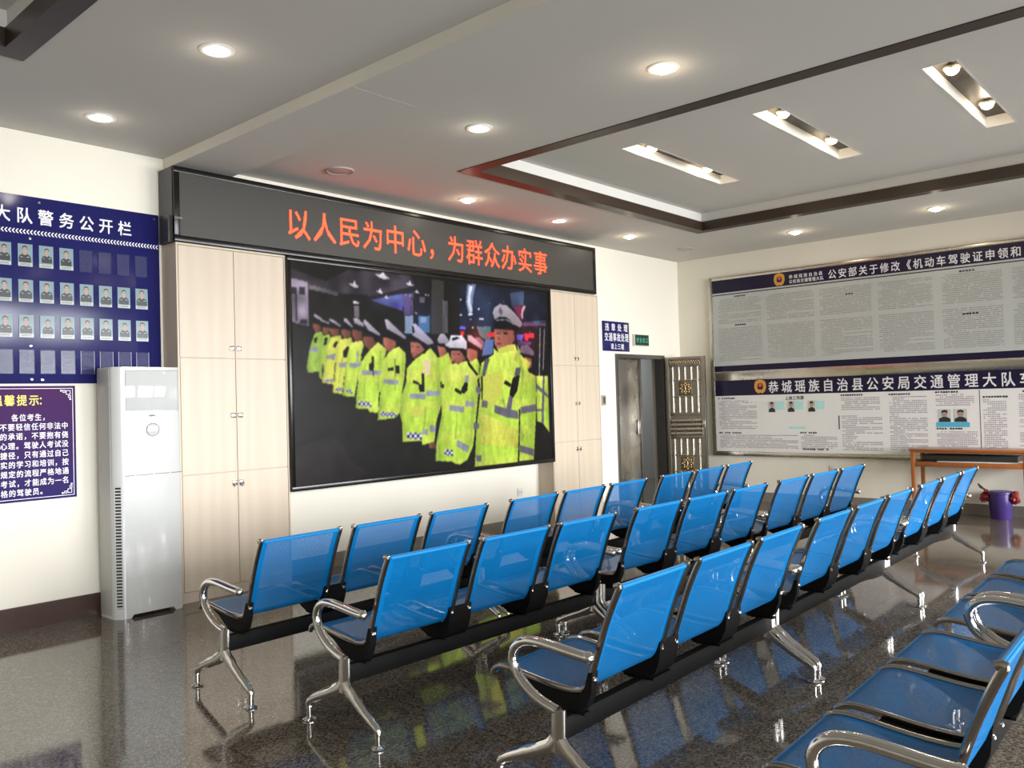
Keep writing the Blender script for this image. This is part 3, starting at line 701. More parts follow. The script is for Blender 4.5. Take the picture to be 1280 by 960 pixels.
('black',9,[(0.877,1.152),(0.897,1.152),(0.891,0.96),(0.878,0.96),(0.879,1.015),(0.836,1.024),(0.843,1.078),(0.872,1.092)]),
('check',8.5,[(0.714,0.744),(0.859,0.728),(0.858,0.687),(0.711,0.704)]),
('lime',8,[(1.085,1.205),(1.197,1.251),(1.285,1.184),(1.268,0.993),(1.228,0.837),(1.199,0.631),(1.142,0.581),(0.923,0.563),(0.964,0.822),(0.982,1.076)]),
('skin',9,[(1.012,1.33),(1.166,1.328),(1.163,1.25),(1.073,1.188),(1.01,1.262)]),
('black',9.5,[(0.981,1.38),(1.08,1.41),(1.256,1.331),(1.276,1.254),(1.186,1.242),(1.154,1.301),(0.991,1.343)]),
('capw',10,[(1.035,1.493),(1.072,1.495),(1.291,1.341),(1.279,1.32),(1.058,1.409)]),
('silver',9,[(1.004,0.94),(1.187,0.932),(1.185,0.889),(1.003,0.898)]),
('check',9,[(0.964,0.641),(1.154,0.623),(1.146,0.589),(0.957,0.6)]),
('black',9,[(1.146,1.069),(1.202,1.07),(1.2,0.992),(1.151,0.992)]),
('black',9,[(1.057,1.039),(1.124,1.052),(1.123,1.023),(1.063,1.015)]),
('black',9,[(1.269,1.045),(1.304,1.054),(1.289,0.958),(1.265,0.923)]),
('lime',8.5,[(1.687,1.158),(1.712,1.158),(1.838,1.206),(1.897,1.088),(1.815,0.905),(1.691,0.923)]),
('skin',9.5,[(1.691,1.275),(1.79,1.269),(1.825,1.197),(1.724,1.155)]),
('black',10,[(1.693,1.311),(1.841,1.289),(1.84,1.252),(1.691,1.27)]),
('capw',10.5,[(1.694,1.338),(1.745,1.395),(1.787,1.393),(1.855,1.326),(1.849,1.285),(1.705,1.299)]),
('lime',9,[(1.399,1.134),(1.605,1.245),(1.687,1.158),(1.703,0.923),(1.72,0.706),(1.652,0.51),(1.621,0.332),(1.464,0.306),(1.454,0.35),(1.212,0.346),(1.218,0.527),(1.187,0.614),(1.203,0.751),(1.276,0.906),(1.292,1.045)]),
('skin',10,[(1.347,1.299),(1.522,1.288),(1.532,1.226),(1.376,1.134),(1.343,1.203)]),
('black',10.5,[(1.314,1.351),(1.406,1.345),(1.57,1.271),(1.536,1.211),(1.463,1.286),(1.313,1.321)]),
('capw',11,[(1.352,1.457),(1.411,1.478),(1.632,1.318),(1.643,1.292),(1.57,1.273),(1.372,1.362)]),
('black',11.5,[(1.363,1.453),(1.387,1.45),(1.401,1.398),(1.379,1.371)]),
('silver',10,[(1.318,0.801),(1.517,0.799),(1.515,0.746),(1.317,0.758)]),
('silver',10,[(1.53,0.834),(1.712,0.824),(1.71,0.778),(1.528,0.781)]),
('silver',10,[(1.566,0.495),(1.651,0.483),(1.636,0.421),(1.564,0.433)]),
('silver',10,[(1.47,0.455),(1.541,0.452),(1.527,0.399),(1.468,0.408)]),
('check',10,[(1.272,0.438),(1.461,0.42),(1.459,0.359),(1.27,0.377)]),
('black',10,[(1.477,1.003),(1.505,0.994),(1.506,0.817),(1.442,0.821),(1.433,0.888),(1.473,0.888)]),
('black',10,[(1.369,0.932),(1.445,0.906),(1.437,0.884),(1.363,0.906)]),
('skind',8.7,[(1.544,0.336),(1.633,0.328),(1.631,0.26),(1.551,0.274)]),
('lemon',9.6,[(1.325,0.662),(1.5,0.648),(1.498,0.604),(1.403,0.569),(1.323,0.601)]),
('peach',9.6,[(1.5,1.136),(1.601,1.129),(1.591,0.986),(1.495,0.994)]),
('grey',8,[(2.224,1.377),(2.298,1.374),(2.363,1.33),(2.345,1.256),(2.307,1.245)]),
('lime',8.5,[(2.082,1.106),(2.14,1.117),(2.245,1.16),(2.286,1.088),(2.258,0.943),(2.076,0.943)]),
('skin',9.5,[(2.109,1.25),(2.263,1.254),(2.252,1.16),(2.14,1.117),(2.099,1.178)]),
('black',10,[(2.112,1.311),(2.308,1.255),(2.292,1.223),(2.218,1.242),(2.117,1.265)]),
('capw',10.5,[(2.115,1.393),(2.166,1.395),(2.324,1.297),(2.315,1.255),(2.12,1.337)]),
('lime',10,[(1.847,1.087),(2.107,1.129),(2.237,1.017),(2.256,0.809),(2.185,0.395),(2.153,0.247),(2.069,0.122),(1.963,0.083),(1.886,0.098),(1.862,0.118),(1.627,0.144),(1.645,0.313),(1.729,0.597),(1.726,0.869),(1.781,1.014)]),
('skin',11,[(1.872,1.235),(2.058,1.225),(2.081,1.147),(1.975,1.089),(1.873,1.125)]),
('black',11.5,[(1.866,1.268),(2.091,1.269),(2.081,1.147),(2.036,1.202),(1.993,1.238),(1.877,1.224)]),
('white',12,[(1.791,1.278),(1.855,1.317),(1.883,1.382),(2.038,1.388),(2.101,1.325),(2.106,1.241),(2.033,1.258),(1.853,1.258)]),
('black',13,[(1.887,1.349),(1.954,1.366),(2.016,1.359),(1.906,1.328)]),
('silver',11,[(1.832,0.685),(2.037,0.662),(2.034,0.603),(1.83,0.631)]),
('silver',11,[(2.065,0.718),(2.184,0.715),(2.182,0.659),(2.063,0.662)]),
('silver',11,[(1.933,0.334),(2.1,0.259),(2.071,0.192),(1.918,0.27)]),
('silver',11,[(2.217,0.866),(2.283,0.827),(2.268,0.78),(2.215,0.809)]),
('check',11,[(1.753,0.244),(1.866,0.237),(1.864,0.173),(1.751,0.19)]),
('black',11.5,[(2.018,0.858),(2.059,0.904),(2.104,0.904),(2.096,0.829),(2.042,0.792),(2.003,0.811)]),
('silver',11,[(2.075,0.979),(2.128,0.983),(2.112,0.904),(2.059,0.904)]),
('black',11,[(1.927,0.858),(2.016,0.811),(2.002,0.784),(1.913,0.822)]),
('black',11,[(1.773,0.872),(1.769,0.86),(1.757,0.853),(1.743,0.853),(1.733,0.86),(1.729,0.872),(1.733,0.884),(1.745,0.891),(1.759,0.891),(1.77,0.884)]),
('black',10.5,[(2.094,1.147),(2.159,1.092),(2.263,0.989),(2.235,0.979),(2.118,1.082)]),
('lime',7,[(3.188,0.977),(3.39,0.978),(3.388,0.343),(3.278,0.449),(3.175,0.476)]),
('grey',8,[(3.185,0.899),(3.39,0.762),(3.388,0.731),(3.191,0.832)]),
('grey',8,[(3.181,0.609),(3.285,0.612),(3.284,0.578),(3.18,0.587)]),
('grey',8,[(3.302,0.978),(3.337,0.978),(3.295,0.437),(3.252,0.45)]),
('skin',8,[(3.002,1.186),(3.119,1.166),(3.107,1.077),(3.012,1.032)]),
('grey',9,[(2.94,1.305),(3.058,1.32),(3.166,1.245),(3.146,1.178),(2.92,1.228)]),
('black',9.5,[(2.92,1.234),(3.155,1.2),(3.145,1.172),(2.92,1.212)]),
('lime',11,[(2.506,1.271),(2.842,1.324),(2.872,1.26),(2.984,1.175),(3.062,1.021),(3.18,0.977),(3.172,0.598),(3.104,0.047),(2.87,0.052),(2.836,0.045),(2.172,0.045),(2.208,0.418),(2.291,0.829),(2.267,0.974),(2.31,1.109),(2.504,1.207)]),
('yellow',12,[(2.855,1.237),(3.109,1.121),(3.02,1.037),(2.827,1.15)]),
('lemon',11.3,[(2.327,0.974),(2.622,1.039),(2.628,0.805),(2.482,0.669),(2.317,0.725)]),
('yellow',11.3,[(2.282,0.601),(2.868,0.389),(2.851,0.195),(2.254,0.272)]),
('skin',12.5,[(2.522,1.473),(2.832,1.476),(2.844,1.368),(2.793,1.323),(2.568,1.267),(2.516,1.314)]),
('skin2',13,[(2.783,1.474),(2.839,1.455),(2.844,1.368),(2.785,1.322),(2.787,1.366)]),
('skin2',13,[(2.529,1.463),(2.735,1.466),(2.718,1.444),(2.536,1.436)]),
('black',13.5,[(2.552,1.434),(2.622,1.435),(2.622,1.423),(2.551,1.42)]),
('black',13.5,[(2.67,1.437),(2.73,1.441),(2.73,1.428),(2.669,1.425)]),
('lip',13.5,[(2.547,1.327),(2.633,1.328),(2.625,1.315),(2.554,1.313)]),
('skin2',13.3,[(2.582,1.417),(2.612,1.37),(2.627,1.36),(2.564,1.36)]),
('black',14,[(2.534,1.574),(2.725,1.612),(2.868,1.543),(2.898,1.479),(2.864,1.456),(2.768,1.489),(2.53,1.484),(2.514,1.536)]),
('capg',14.5,[(2.503,1.642),(2.531,1.702),(2.619,1.745),(2.73,1.736),(2.872,1.653),(2.976,1.56),(2.949,1.509),(2.867,1.527),(2.724,1.606),(2.614,1.614),(2.534,1.574)]),
('capd',15,[(2.592,1.668),(2.626,1.718),(2.666,1.662),(2.633,1.617)]),
('steel',15,[(2.557,1.576),(2.724,1.59),(2.843,1.542),(2.843,1.531),(2.715,1.577),(2.557,1.562)]),
('grey',12.5,[(2.497,0.669),(2.684,0.627),(2.86,0.596),(2.873,0.508),(2.68,0.531),(2.486,0.59)]),
('grey',12.5,[(2.911,0.638),(3.175,0.665),(3.171,0.587),(2.908,0.562)]),
('grey',12.5,[(2.877,0.226),(3.11,0.168),(3.106,0.091),(2.874,0.15)]),
('grey',12.5,[(2.309,0.725),(2.392,0.713),(2.381,0.64),(2.292,0.653)]),
('grey',12.5,[(2.167,0.492),(2.248,0.489),(2.246,0.427),(2.165,0.43)]),
('grey',12.5,[(2.198,0.162),(2.279,0.152),(2.269,0.085),(2.189,0.101)]),
('grey',12.5,[(2.721,0.761),(2.785,0.749),(2.755,0.609),(2.676,0.622)]),
('grey',12.5,[(2.226,0.871),(2.285,0.855),(2.282,0.777),(2.217,0.819)]),
('black',13,[(2.794,0.954),(2.844,0.976),(2.909,0.976),(2.861,0.813),(2.785,0.738),(2.73,0.771),(2.758,0.868)]),
('black',13,[(2.673,0.933),(2.767,0.889),(2.741,0.857),(2.647,0.895)]),
('slate2',13,[(2.364,1.152),(2.44,1.159),(2.357,0.974),(2.312,0.974)]),
('black',13,[(2.3,0.974),(2.324,0.974),(2.317,0.725),(2.298,0.73)]),
('black',13,[(2.881,0.617),(2.904,0.616),(2.883,0.367),(2.862,0.045),(2.836,0.045),(2.865,0.324)]),
('slate2',13,[(2.847,1.063),(2.93,1.075),(2.909,0.976),(2.819,0.976)]),
('olive',12,[(2.97,0.834),(2.986,0.828),(2.923,0.703),(2.915,0.725)]),
('black',9.8,[(1.482,1.292),(1.539,1.276),(1.543,1.205),(1.511,1.181),(1.504,1.243)]),
('black',8.9,[(1.126,1.328),(1.177,1.319),(1.181,1.242),(1.15,1.233),(1.143,1.292)]),
('black',8.6,[(0.897,1.331),(0.943,1.319),(0.936,1.277),(0.911,1.29)]),
('skin2',10.2,[(1.343,1.2),(1.376,1.134),(1.459,1.179),(1.424,1.187),(1.377,1.16)]),
('skin2',9.4,[(1.01,1.259),(1.073,1.188),(1.129,1.223),(1.078,1.213)]),
('skin2',11.2,[(1.874,1.128),(1.975,1.089),(2.068,1.137),(1.988,1.112)]),
('black',10.3,[(1.359,1.26),(1.396,1.257),(1.396,1.25),(1.359,1.253)]),
('black',10.3,[(1.42,1.256),(1.452,1.252),(1.452,1.245),(1.419,1.249)]),
('black',11.3,[(1.886,1.202),(1.927,1.199),(1.927,1.192),(1.886,1.195)]),
('black',11.3,[(1.968,1.197),(2.01,1.196),(2.009,1.188),(1.968,1.189)]),
('lip',11.3,[(1.894,1.134),(1.94,1.131),(1.93,1.124),(1.899,1.125)]),
('lip',10.3,[(1.357,1.189),(1.389,1.187),(1.382,1.178),(1.359,1.181)]),
('olive',9.7,[(1.711,1.14),(1.721,0.923),(1.733,0.706),(1.692,0.598),(1.678,0.707),(1.691,0.923)]),
('olive',9.7,[(1.508,0.675),(1.527,0.666),(1.495,0.445),(1.476,0.446)]),
('olive',9.7,[(1.196,0.751),(1.24,0.837),(1.235,0.681),(1.21,0.613)]),
('olive',10.6,[(2.152,0.922),(2.182,0.659),(2.153,0.397),(2.113,0.249),(2.136,0.51)]),
('olive',10.6,[(1.645,0.313),(1.693,0.292),(1.692,0.14),(1.627,0.144)]),
('olive',10.6,[(1.729,0.597),(1.758,0.578),(1.695,0.346),(1.666,0.348)]),
('olive',10.6,[(1.93,0.591),(1.951,0.591),(1.921,0.343),(1.895,0.345)]),
('olive',8.8,[(1.137,1.129),(1.155,1.13),(1.154,0.838),(1.137,0.838)]),
('olive',8.8,[(0.949,0.688),(0.982,0.789),(0.972,0.62),(0.95,0.601)]),
('olive',8.2,[(0.969,1.209),(0.986,1.2),(0.946,0.841),(0.928,0.841)]),
('olive',8.2,[(0.694,0.789),(0.718,0.861),(0.714,0.744),(0.681,0.682)]),
('olive',8.2,[(0.79,1.077),(0.803,1.078),(0.783,0.77),(0.771,0.77)]),
('olive',7.8,[(0.749,1.149),(0.763,1.158),(0.715,0.951),(0.698,0.951)]),
('olive',7.8,[(0.57,1.004),(0.592,1.075),(0.578,0.88),(0.559,0.862)]),
('olive',7.2,[(0.539,1.127),(0.55,1.127),(0.506,0.898),(0.495,0.898)]),
('olive',6.4,[(0.373,1.158),(0.387,1.167),(0.356,1.002),(0.346,1.002)]),
('olive',6.4,[(0.211,1.103),(0.287,1.122),(0.289,1.002),(0.181,0.997)]),
('olive',6.4,[(0.261,1.293),(0.277,1.302),(0.271,1.255),(0.25,1.258)]),
('black',6.9,[(0.261,1.293),(0.29,1.303),(0.276,1.251),(0.25,1.254)]),
('black',6.9,[(0.364,1.297),(0.396,1.307),(0.379,1.245),(0.352,1.232)]),
('black',6.9,[(0.469,1.266),(0.506,1.271),(0.472,1.213),(0.446,1.226)]),
('olive',12.2,[(2.875,1.325),(2.922,1.261),(2.977,1.01),(2.936,0.834),(2.912,1.042)]),
('olive',12.2,[(2.293,1.078),(2.324,1.099),(2.303,0.933),(2.28,0.933)]),
('olive',12.2,[(2.608,0.72),(2.641,0.74),(2.683,0.611),(2.65,0.591)]),
('olive',12.2,[(2.862,0.259),(2.889,0.497),(2.948,0.32),(2.92,0.256)]),
('lemon',12.3,[(2.514,1.271),(2.825,1.313),(2.836,1.259),(2.661,1.222),(2.535,1.219)]),
('black',12.45,[(2.504,1.297),(2.513,1.261),(2.574,1.23),(2.568,1.262)]),
('olive',12.25,[(2.853,0.238),(2.884,0.388),(2.871,0.226)]),
('olive',12.25,[(2.317,0.351),(2.332,0.35),(2.306,0.062),(2.291,0.063)]),
('violet',2,[(2.011,1.485),(2.096,1.474),(2.088,1.443),(2.009,1.45)]),
('slate',2,[(3.002,1.572),(3.384,1.614),(3.382,1.569),(3.001,1.55)]),
('pale',2.5,[(2.473,1.745),(2.468,1.74),(2.459,1.739),(2.454,1.744),(2.459,1.75),(2.468,1.751)]),
('pale',2.5,[(2.695,1.777),(2.689,1.772),(2.678,1.771),(2.672,1.775),(2.678,1.78),(2.689,1.781)]),
('pale',2.5,[(3.109,1.466),(3.103,1.46),(3.093,1.46),(3.088,1.465),(3.094,1.471),(3.104,1.472)]),
('pale',2.5,[(2.282,1.472),(2.277,1.466),(2.266,1.465),(2.261,1.471),(2.267,1.478),(2.277,1.478)]),
('pale',2.5,[(2.389,1.477),(2.383,1.473),(2.371,1.472),(2.365,1.476),(2.371,1.481),(2.383,1.482)]),
('mid',2,[(1.776,1.728),(1.852,1.723),(1.84,1.402),(1.771,1.399)]),
('slate2',3,[(1.377,1.766),(1.393,1.768),(1.383,1.565),(1.37,1.564)]),
]

t = empty('video_screen', (3.970, 6.05, 0.745)); w, h = 3.474, 1.975
b = MB(); b.box(0.01, w - 0.01, 0.02, 0.22, 0.03, h - 0.03); b.build('cabinet_back', M['led_side'], t, smooth=False)
b = MB(); f = 0.036
b.box(0, w, -0.012, 0.03, 0, f + 0.006, 0.004); b.box(0, w, -0.012, 0.03, h - f, h, 0.004); b.box(0, f, -0.012, 0.03, f, h - f, 0.004); b.box(w - f, w, -0.012, 0.03, f, h - f, 0.004)
b.build('bezel', M['led_frame'], t)
# the picture is shown on a grid of display pixels: each vertex of the grid carries the colour of its pixel
NX, NZ = 420, 238; PX0, PZ0, PW, PH = 0.03, 0.03, w - 0.06, h - 0.06
nr = np.random.default_rng(5)
def vnoise(fx, fz):                        # smooth random field over the picture
    g = nr.random((fz + 2, fx + 2)); zz = np.linspace(0, fz, NZ); xx = np.linspace(0, fx, NX)
    zi, xi = zz.astype(int), xx.astype(int); a = (zz - zi)[:, None]; b_ = (xx - xi)[None, :]; a = a * a * (3 - 2 * a); b_ = b_ * b_ * (3 - 2 * b_)
    return (g[zi][:, xi] * (1 - a) + g[zi + 1][:, xi] * a) * (1 - b_) + (g[zi][:, xi + 1] * (1 - a) + g[zi + 1][:, xi + 1] * a) * b_
gx, gz = np.meshgrid(PX0 + PW * np.arange(NX) / (NX - 1), PZ0 + PH * np.arange(NZ) / (NZ - 1))
def inside(p):
    r_ = np.zeros(gx.shape, bool); k = len(p)
    for i in range(k):
        (xa, za), (xb, zb) = p[i], p[(i + 1) % k]
        if za == zb: continue
        r_ ^= ((za > gz) != (zb > gz)) & (gx < (xb - xa) * (gz - za) / (zb - za) + xa)
    return r_
fold = 0.55 * vnoise(70, 14) + 0.45 * vnoise(150, 40); cloud = vnoise(30, 18); grain = vnoise(300, 170)
img = np.zeros((NZ, NX, 3)); img[:] = np.array(COL['bg']) / 255
img *= (0.75 + 0.5 * cloud)[..., None]
for c, l, p in sorted(SCREEN, key=lambda q: q[1]):
    msk = inside(p)
    if not msk.any(): continue
    xs_, zs_ = [q[0] for q in p], [q[1] for q in p]; u = ((gx - min(xs_)) / max(1e-3, max(xs_) - min(xs_)))[msk]; v = ((gz - min(zs_)) / max(1e-3, max(zs_) - min(zs_)))[msk]
    k = np.array(COL[c]) / 255; val = np.repeat(k[None, :], len(u), 0); sh = np.ones(len(u))
    if c in ('lime', 'yellow', 'olive'):    # jackets: rounded, creased, yellower at the shoulders
        sh = 0.80 + 0.24 * np.sin(np.pi * np.clip(u, 0, 1)) ** 0.7 + 0.26 * (fold[msk] - 0.5)
        t_ = np.clip((v - 0.45) * 1.6, 0, 1)[:, None] * 0.55 + 0.35 * (np.sin(gz[msk] * 21) > 0.55)[:, None]
        val = val * (1 - t_) + np.array([222, 224, 98]) / 255 * t_ if c != 'olive' else val
        if len(u) > 900: val = val + 0.10 * (np.clip(v - 0.75, 0, 1) * 3)[:, None]
    elif c in ('skin', 'skind', 'skin2'): sh = 0.82 + 0.34 * (1 - u) + 0.2 * (fold[msk] - 0.5)
    elif c in ('capw', 'capg', 'white'): sh = 0.82 + 0.25 * v + 0.1 * (fold[msk] - 0.5)
    elif c in ('grey', 'silver'): sh = 0.9 + 0.3 * (fold[msk] - 0.4)
    elif c in ('navy', 'ceil', 'slate', 'mid', 'pale', 'blue', 'violet', 'purple'): sh = 0.6 + 0.8 * cloud[msk]
    elif c in ('floor', 'black', 'dark'): sh = 0.7 + 0.6 * cloud[msk]
    if c == 'check':                        # blue and white squares on the coat hems
        n_ = max(4, int(round((max(xs_) - min(xs_)) / 0.026)) // 2 * 2)
        val = np.where(((np.floor(u * n_) + np.floor(v * 2.99)) % 2 > 0)[:, None], np.array(COL['navyc']) / 255, np.array(COL['white']) / 255); sh = np.ones(len(u))
    img[msk] = val * sh[:, None]
for _ in range(1):                          # slight softness of a photographed picture
    pad = np.pad(img, ((1, 1), (1, 1), (0, 0)), 'edge')
    img = (pad[1:-1, 1:-1] * 4 + (pad[:-2, 1:-1] + pad[2:, 1:-1] + pad[1:-1, :-2] + pad[1:-1, 2:]) * 2 + pad[:-2, :-2] + pad[2:, 2:] + pad[:-2, 2:] + pad[2:, :-2]) / 16
for cx_, cz_, cr_, cc in ((2.245, 1.345, 0.13, (0.75, 0.12, 0.08)), (2.34, 1.70, 0.22, (0.20, 0.26, 0.40)), (0.98, 1.70, 0.16, (0.16, 0.14, 0.2)), (1.32, 1.78, 0.16, (0.16, 0.14, 0.2)), (3.06, 1.38, 0.22, (0.32, 0.05, 0.12)), (1.50, 1.52, 0.2, (0.10, 0.12, 0.30))):
    img += np.exp(-((gx - cx_) ** 2 + (gz - cz_) ** 2) / (cr_ * cr_))[..., None] * np.array(cc) * 0.45   # lamps and neon in the pictured street glow
img *= (0.96 + 0.08 * grain)[..., None]; img = np.clip(img, 0, 1)
linr = np.where(img <= 0.04045, img / 12.92, ((img + 0.055) / 1.055) ** 2.4)
me = bpy.data.meshes.new('picture'); ii = np.arange(NZ * NX).reshape(NZ, NX)
me.from_pydata(np.stack([gx, np.full_like(gx, -0.002), gz], -1).reshape(-1, 3).tolist(), [], np.stack([ii[:-1, :-1], ii[:-1, 1:], ii[1:, 1:], ii[1:, :-1]], -1).reshape(-1, 4).tolist())
ca = me.color_attributes.new('pixels', 'FLOAT_COLOR', 'POINT'); ca.data.foreach_set('color', np.concatenate([linr, np.ones((NZ, NX, 1))], -1).astype(np.float32).ravel())
mt, nt, N, L, bs = nodes('display_pixels')
at = N.new('ShaderNodeAttribute'); at.attribute_name = 'pixels'; L.new(at.outputs['Color'], bs.inputs['Emission Color']); bs.inputs['Emission Strength'].default_value = SCREEN_GAIN
bs.inputs['Base Color'].default_value = (0.004, 0.004, 0.004, 1); bs.inputs['Roughness'].default_value = 0.3; bs.inputs['Specular IOR Level'].default_value = 0.12
me.materials.append(mt); o = bpy.data.objects.new('picture', me); C.objects.link(o); o.parent = t
tag(t, 'large video screen showing a line of officers in yellow jackets, between two cabinets', 'screen')

# ------------------------------------------------------------------ floor-standing air conditioner
t = empty('air_conditioner', (2.500, 5.97, 0)); w, dp, h = 0.490, 0.27, 1.768
def plan(i, z): return [(0 + i, dp, z), (0 + i, 0.062, z), (0.008 + i, 0.045, z), (0.048, 0.006 + i, z), (0.066, i, z), (w - 0.05, i, z), (w - 0.015, 0.012 + i, z), (w - i, 0.05, z), (w - i, dp, z)]
NH = 0.024
b = MB(); b.prism(plan(0, NH), (0, 0, h - NH)); b.build('body', M['ac'], t)
b = MB(); b.prism([(0.0, dp, 0), (0.0, 0.062, 0), (0.008, 0.045, 0), (0.048, 0.006, 0), (0.066, 0.0, 0), (0.095, 0.0, 0), (0.095, dp, 0)], (0, 0, NH))
b.prism([(0.095, 0.0, 0.0), (0.115, 0.0, NH), (0.095, 0.0, NH)], (0, 0.05, 0))
b.build('base', M['ac'], t); b = MB()
b.prism([(w - 0.07, 0.0, 0), (w - 0.05, 0.0, 0), (w - 0.015, 0.012, 0), (w, 0.05, 0), (w, dp, 0), (w - 0.07, dp, 0)], (0, 0, NH)); b.prism([(w - 0.07, 0.0, 0.0), (w - 0.07, 0.0, NH), (w - 0.09, 0.0, NH)], (0, 0.05, 0))
b.build('base', M['ac'], t)
MB().box(0.095, w - 0.07, 0.10, dp, 0.0, NH).build('underside', M['dark_gap'], t, smooth=False)  # dark block in place of the shaded gap under the unit
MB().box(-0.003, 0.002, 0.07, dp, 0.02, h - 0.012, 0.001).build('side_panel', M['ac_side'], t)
b = MB(); b.box(0.082, w - 0.03, -0.003, 0.002, 1.455, 1.742, 0.0015); b.build('upper_panel', M['ac_glass'], t)
b = MB(); e = 0.005
x0, x1, z0, z1 = 0.079, w - 0.027, 1.452, 1.745
b.box(x0, x1, -0.0012, 0.001, z1 - e, z1); b.box(x0, x0 + e, -0.0012, 0.001, z0, z1); b.box(x1 - e, x1, -0.0012, 0.001, z0, z1)
for a, c in ((0.02, 0.135), (0.145, 0.27), (0.28, 0.39), (0.40, w - 0.004)): b.box(max(a, 0.067), c, -0.0012, 0.001, 0.996, 1.0015)
b.build('seam', M['ac_line'], t)
b = MB(); b.lathe([(0.046, 0.0), (0.048, 0.003), (0.044, 0.004), (0.0, 0.004)], n=32)
for v in b.bm.verts: v.co = (v.co.x + 0.272, -v.co.z, v.co.y + 1.317)
b.build('dial', M['ac_glass'], t)
b = MB(); b.lathe([(0.044, 0.0), (0.049, 0.0), (0.049, 0.0045), (0.044, 0.0045)], n=32)
for v in b.bm.verts: v.co = (v.co.x + 0.272, -v.co.z - 0.0008, v.co.y + 1.317)
b.build('dial_ring', M['ac_line'], t)
b = MB()                                   # small raised maker's mark: a flattened lozenge
b.prism([(0.236, -0.0016, 1.417), (0.250, -0.0016, 1.425), (0.280, -0.0016, 1.427), (0.300, -0.0016, 1.420), (0.292, -0.0016, 1.413), (0.250, -0.0016, 1.411)], (0, 0.002, 0)); b.build('maker_mark', M['ac_line'], t)
# intake louvres down the chamfered left corner
c0, c1 = Vector((0.009, 0.0442, 0)), Vector((0.047, 0.0068, 0)); nrm = Vector((-(0.0374), -(0.038), 0)).normalized(); tv = (c1 - c0).normalized(); L_ = (c1 - c0).length
def slab(b, u0, u1, z0, z1, d0, d1):
    p = [c0 + tv * u0 + nrm * d0, c0 + tv * u1 + nrm * d0, c0 + tv * u1 + nrm * d1, c0 + tv * u0 + nrm * d1]
    b.prism([(q.x, q.y, z0) for q in p], (0, 0, z1 - z0))
b = MB(); slab(b, 0.006, L_ - 0.004, 0.075, 0.925, 0.0003, 0.0012); b.build('intake_recess', M['dark_gap'], t, smooth=False)
b = MB()
for i in range(39): slab(b, 0.006, L_ - 0.004, 0.078 + i * 0.0222, 0.078 + i * 0.0222 + 0.0095, 0.001, 0.0035)
slab(b, 0.002, 0.007, 0.07, 0.93, 0.0, 0.0038); slab(b, L_ - 0.006, L_ - 0.001, 0.07, 0.93, 0.0, 0.0038)
b.build('louvre', M['ac'], t, smooth=False)
tag(t, 'tall white floor-standing air conditioner beside the left cabinet', 'air conditioner')

# ------------------------------------------------------------------ blue staff board with portrait cards
t = empty('staff_board', (0, 0, 0)); BY = 6.285
BX0, BX1 = -0.70, 2.996
MB().box(BX0, BX1, BY, YB - 0.001, 1.662, 2.953, 0.003).build('panel', M['navy'], t)
b = MB(); s = '大队警务公开栏'
for i, c in enumerate(s): write(b, c, 1.866 + (i - 0) * 0.1362, 2.764, 0.104, 0.106, 0, on_back(BY - 0.0012))
b.build('lettering', M['white_print'], t, smooth=False, flip=False)
b = MB(); x = BX0 + 0.02
while x < BX1 - 0.012:                      # row of chevrons under the heading
    y = BY - 0.0012; zc = 2.7045; a, hh, tt = 0.012, 0.0155, 0.009
    b.poly([(x, y, zc), (x + a, y, zc - hh), (x + a + tt, y, zc - hh), (x + tt, y, zc)]); b.poly([(x, y, zc), (x + tt, y, zc), (x + a + tt, y, zc + hh), (x + a, y, zc + hh)]); x += 0.0225
b.build('chevron_border', M['white_print'], t, smooth=False, flip=False)
for x, z in ((2.149, 2.918), (2.960, 2.918), (2.087, 2.663), (2.082, 1.923), (2.084, 1.692), (2.151, 1.689)):
    b = MB(); b.lathe([(0.0, 0.006), (0.008, 0.005), (0.0095, 0.002), (0.0095, 0.0)], n=14)
    for v in b.bm.verts: v.co = (v.co.x + x, BY - v.co.z, v.co.y + z)
    b.build('standoff_screw', M['chrome'], t)
def sleeve_mat(alpha):
    mt, nt, N, L, bs = nodes('clear_plastic_sleeve')
    bs.inputs['Base Color'].default_value = (0.5, 0.52, 0.6, 1); bs.inputs['Roughness'].default_value = 0.12
    nz = N.new('ShaderNodeTexNoise'); nz.inputs['Scale'].default_value = 26; nz.inputs['Distortion'].default_value = 1.5; bp = N.new('ShaderNodeBump'); bp.inputs['Strength'].default_value = 0.35; bp.inputs['Distance'].default_value = 0.004
    tc = N.new('ShaderNodeTexCoord'); L.new(tc.outputs['Object'], nz.inputs['Vector']); L.new(nz.outputs['Fac'], bp.inputs['Height']); L.new(bp.outputs[0], bs.inputs['Normal'])
    bs.inputs['Alpha'].default_value = alpha; return mt
M['sleeve'] = sleeve_mat(0.14); M['sleeve_clear'] = sleeve_mat(0.035)  # more opaque copy stands in for stronger reflections on some sleeves
COLX = [1.8765 + 0.1325 * k for k in range(8)]
ROWZ = [(2.464, 2.620), (2.219, 2.372), (1.977, 2.133), (1.730, 1.894)]
for r, (z0, z1) in enumerate(ROWZ):
    for k, x in enumerate(COLX):
        if r in (0,) and k < 4 or r in (1, 2): continue
        b = MB(); b.box(x, x + 0.094, BY - 0.003, BY - 0.0006, z0, z1, 0.0008, 1); e = 0.0016
        b.mat(1); b.box(x, x + e, BY - 0.0036, BY - 0.0006, z0, z1); b.box(x + 0.094 - e, x + 0.094, BY - 0.0036, BY - 0.0006, z0, z1)
        b.build('photo_sleeve', [M['sleeve'] if r == 3 and k < 4 else M['sleeve_clear'], M['white_print'] if r == 3 and k > 3 else M['navy']], t, smooth=False)
tag(t, 'dark blue staff board with white heading and portrait rows left of the red display', 'notice board')
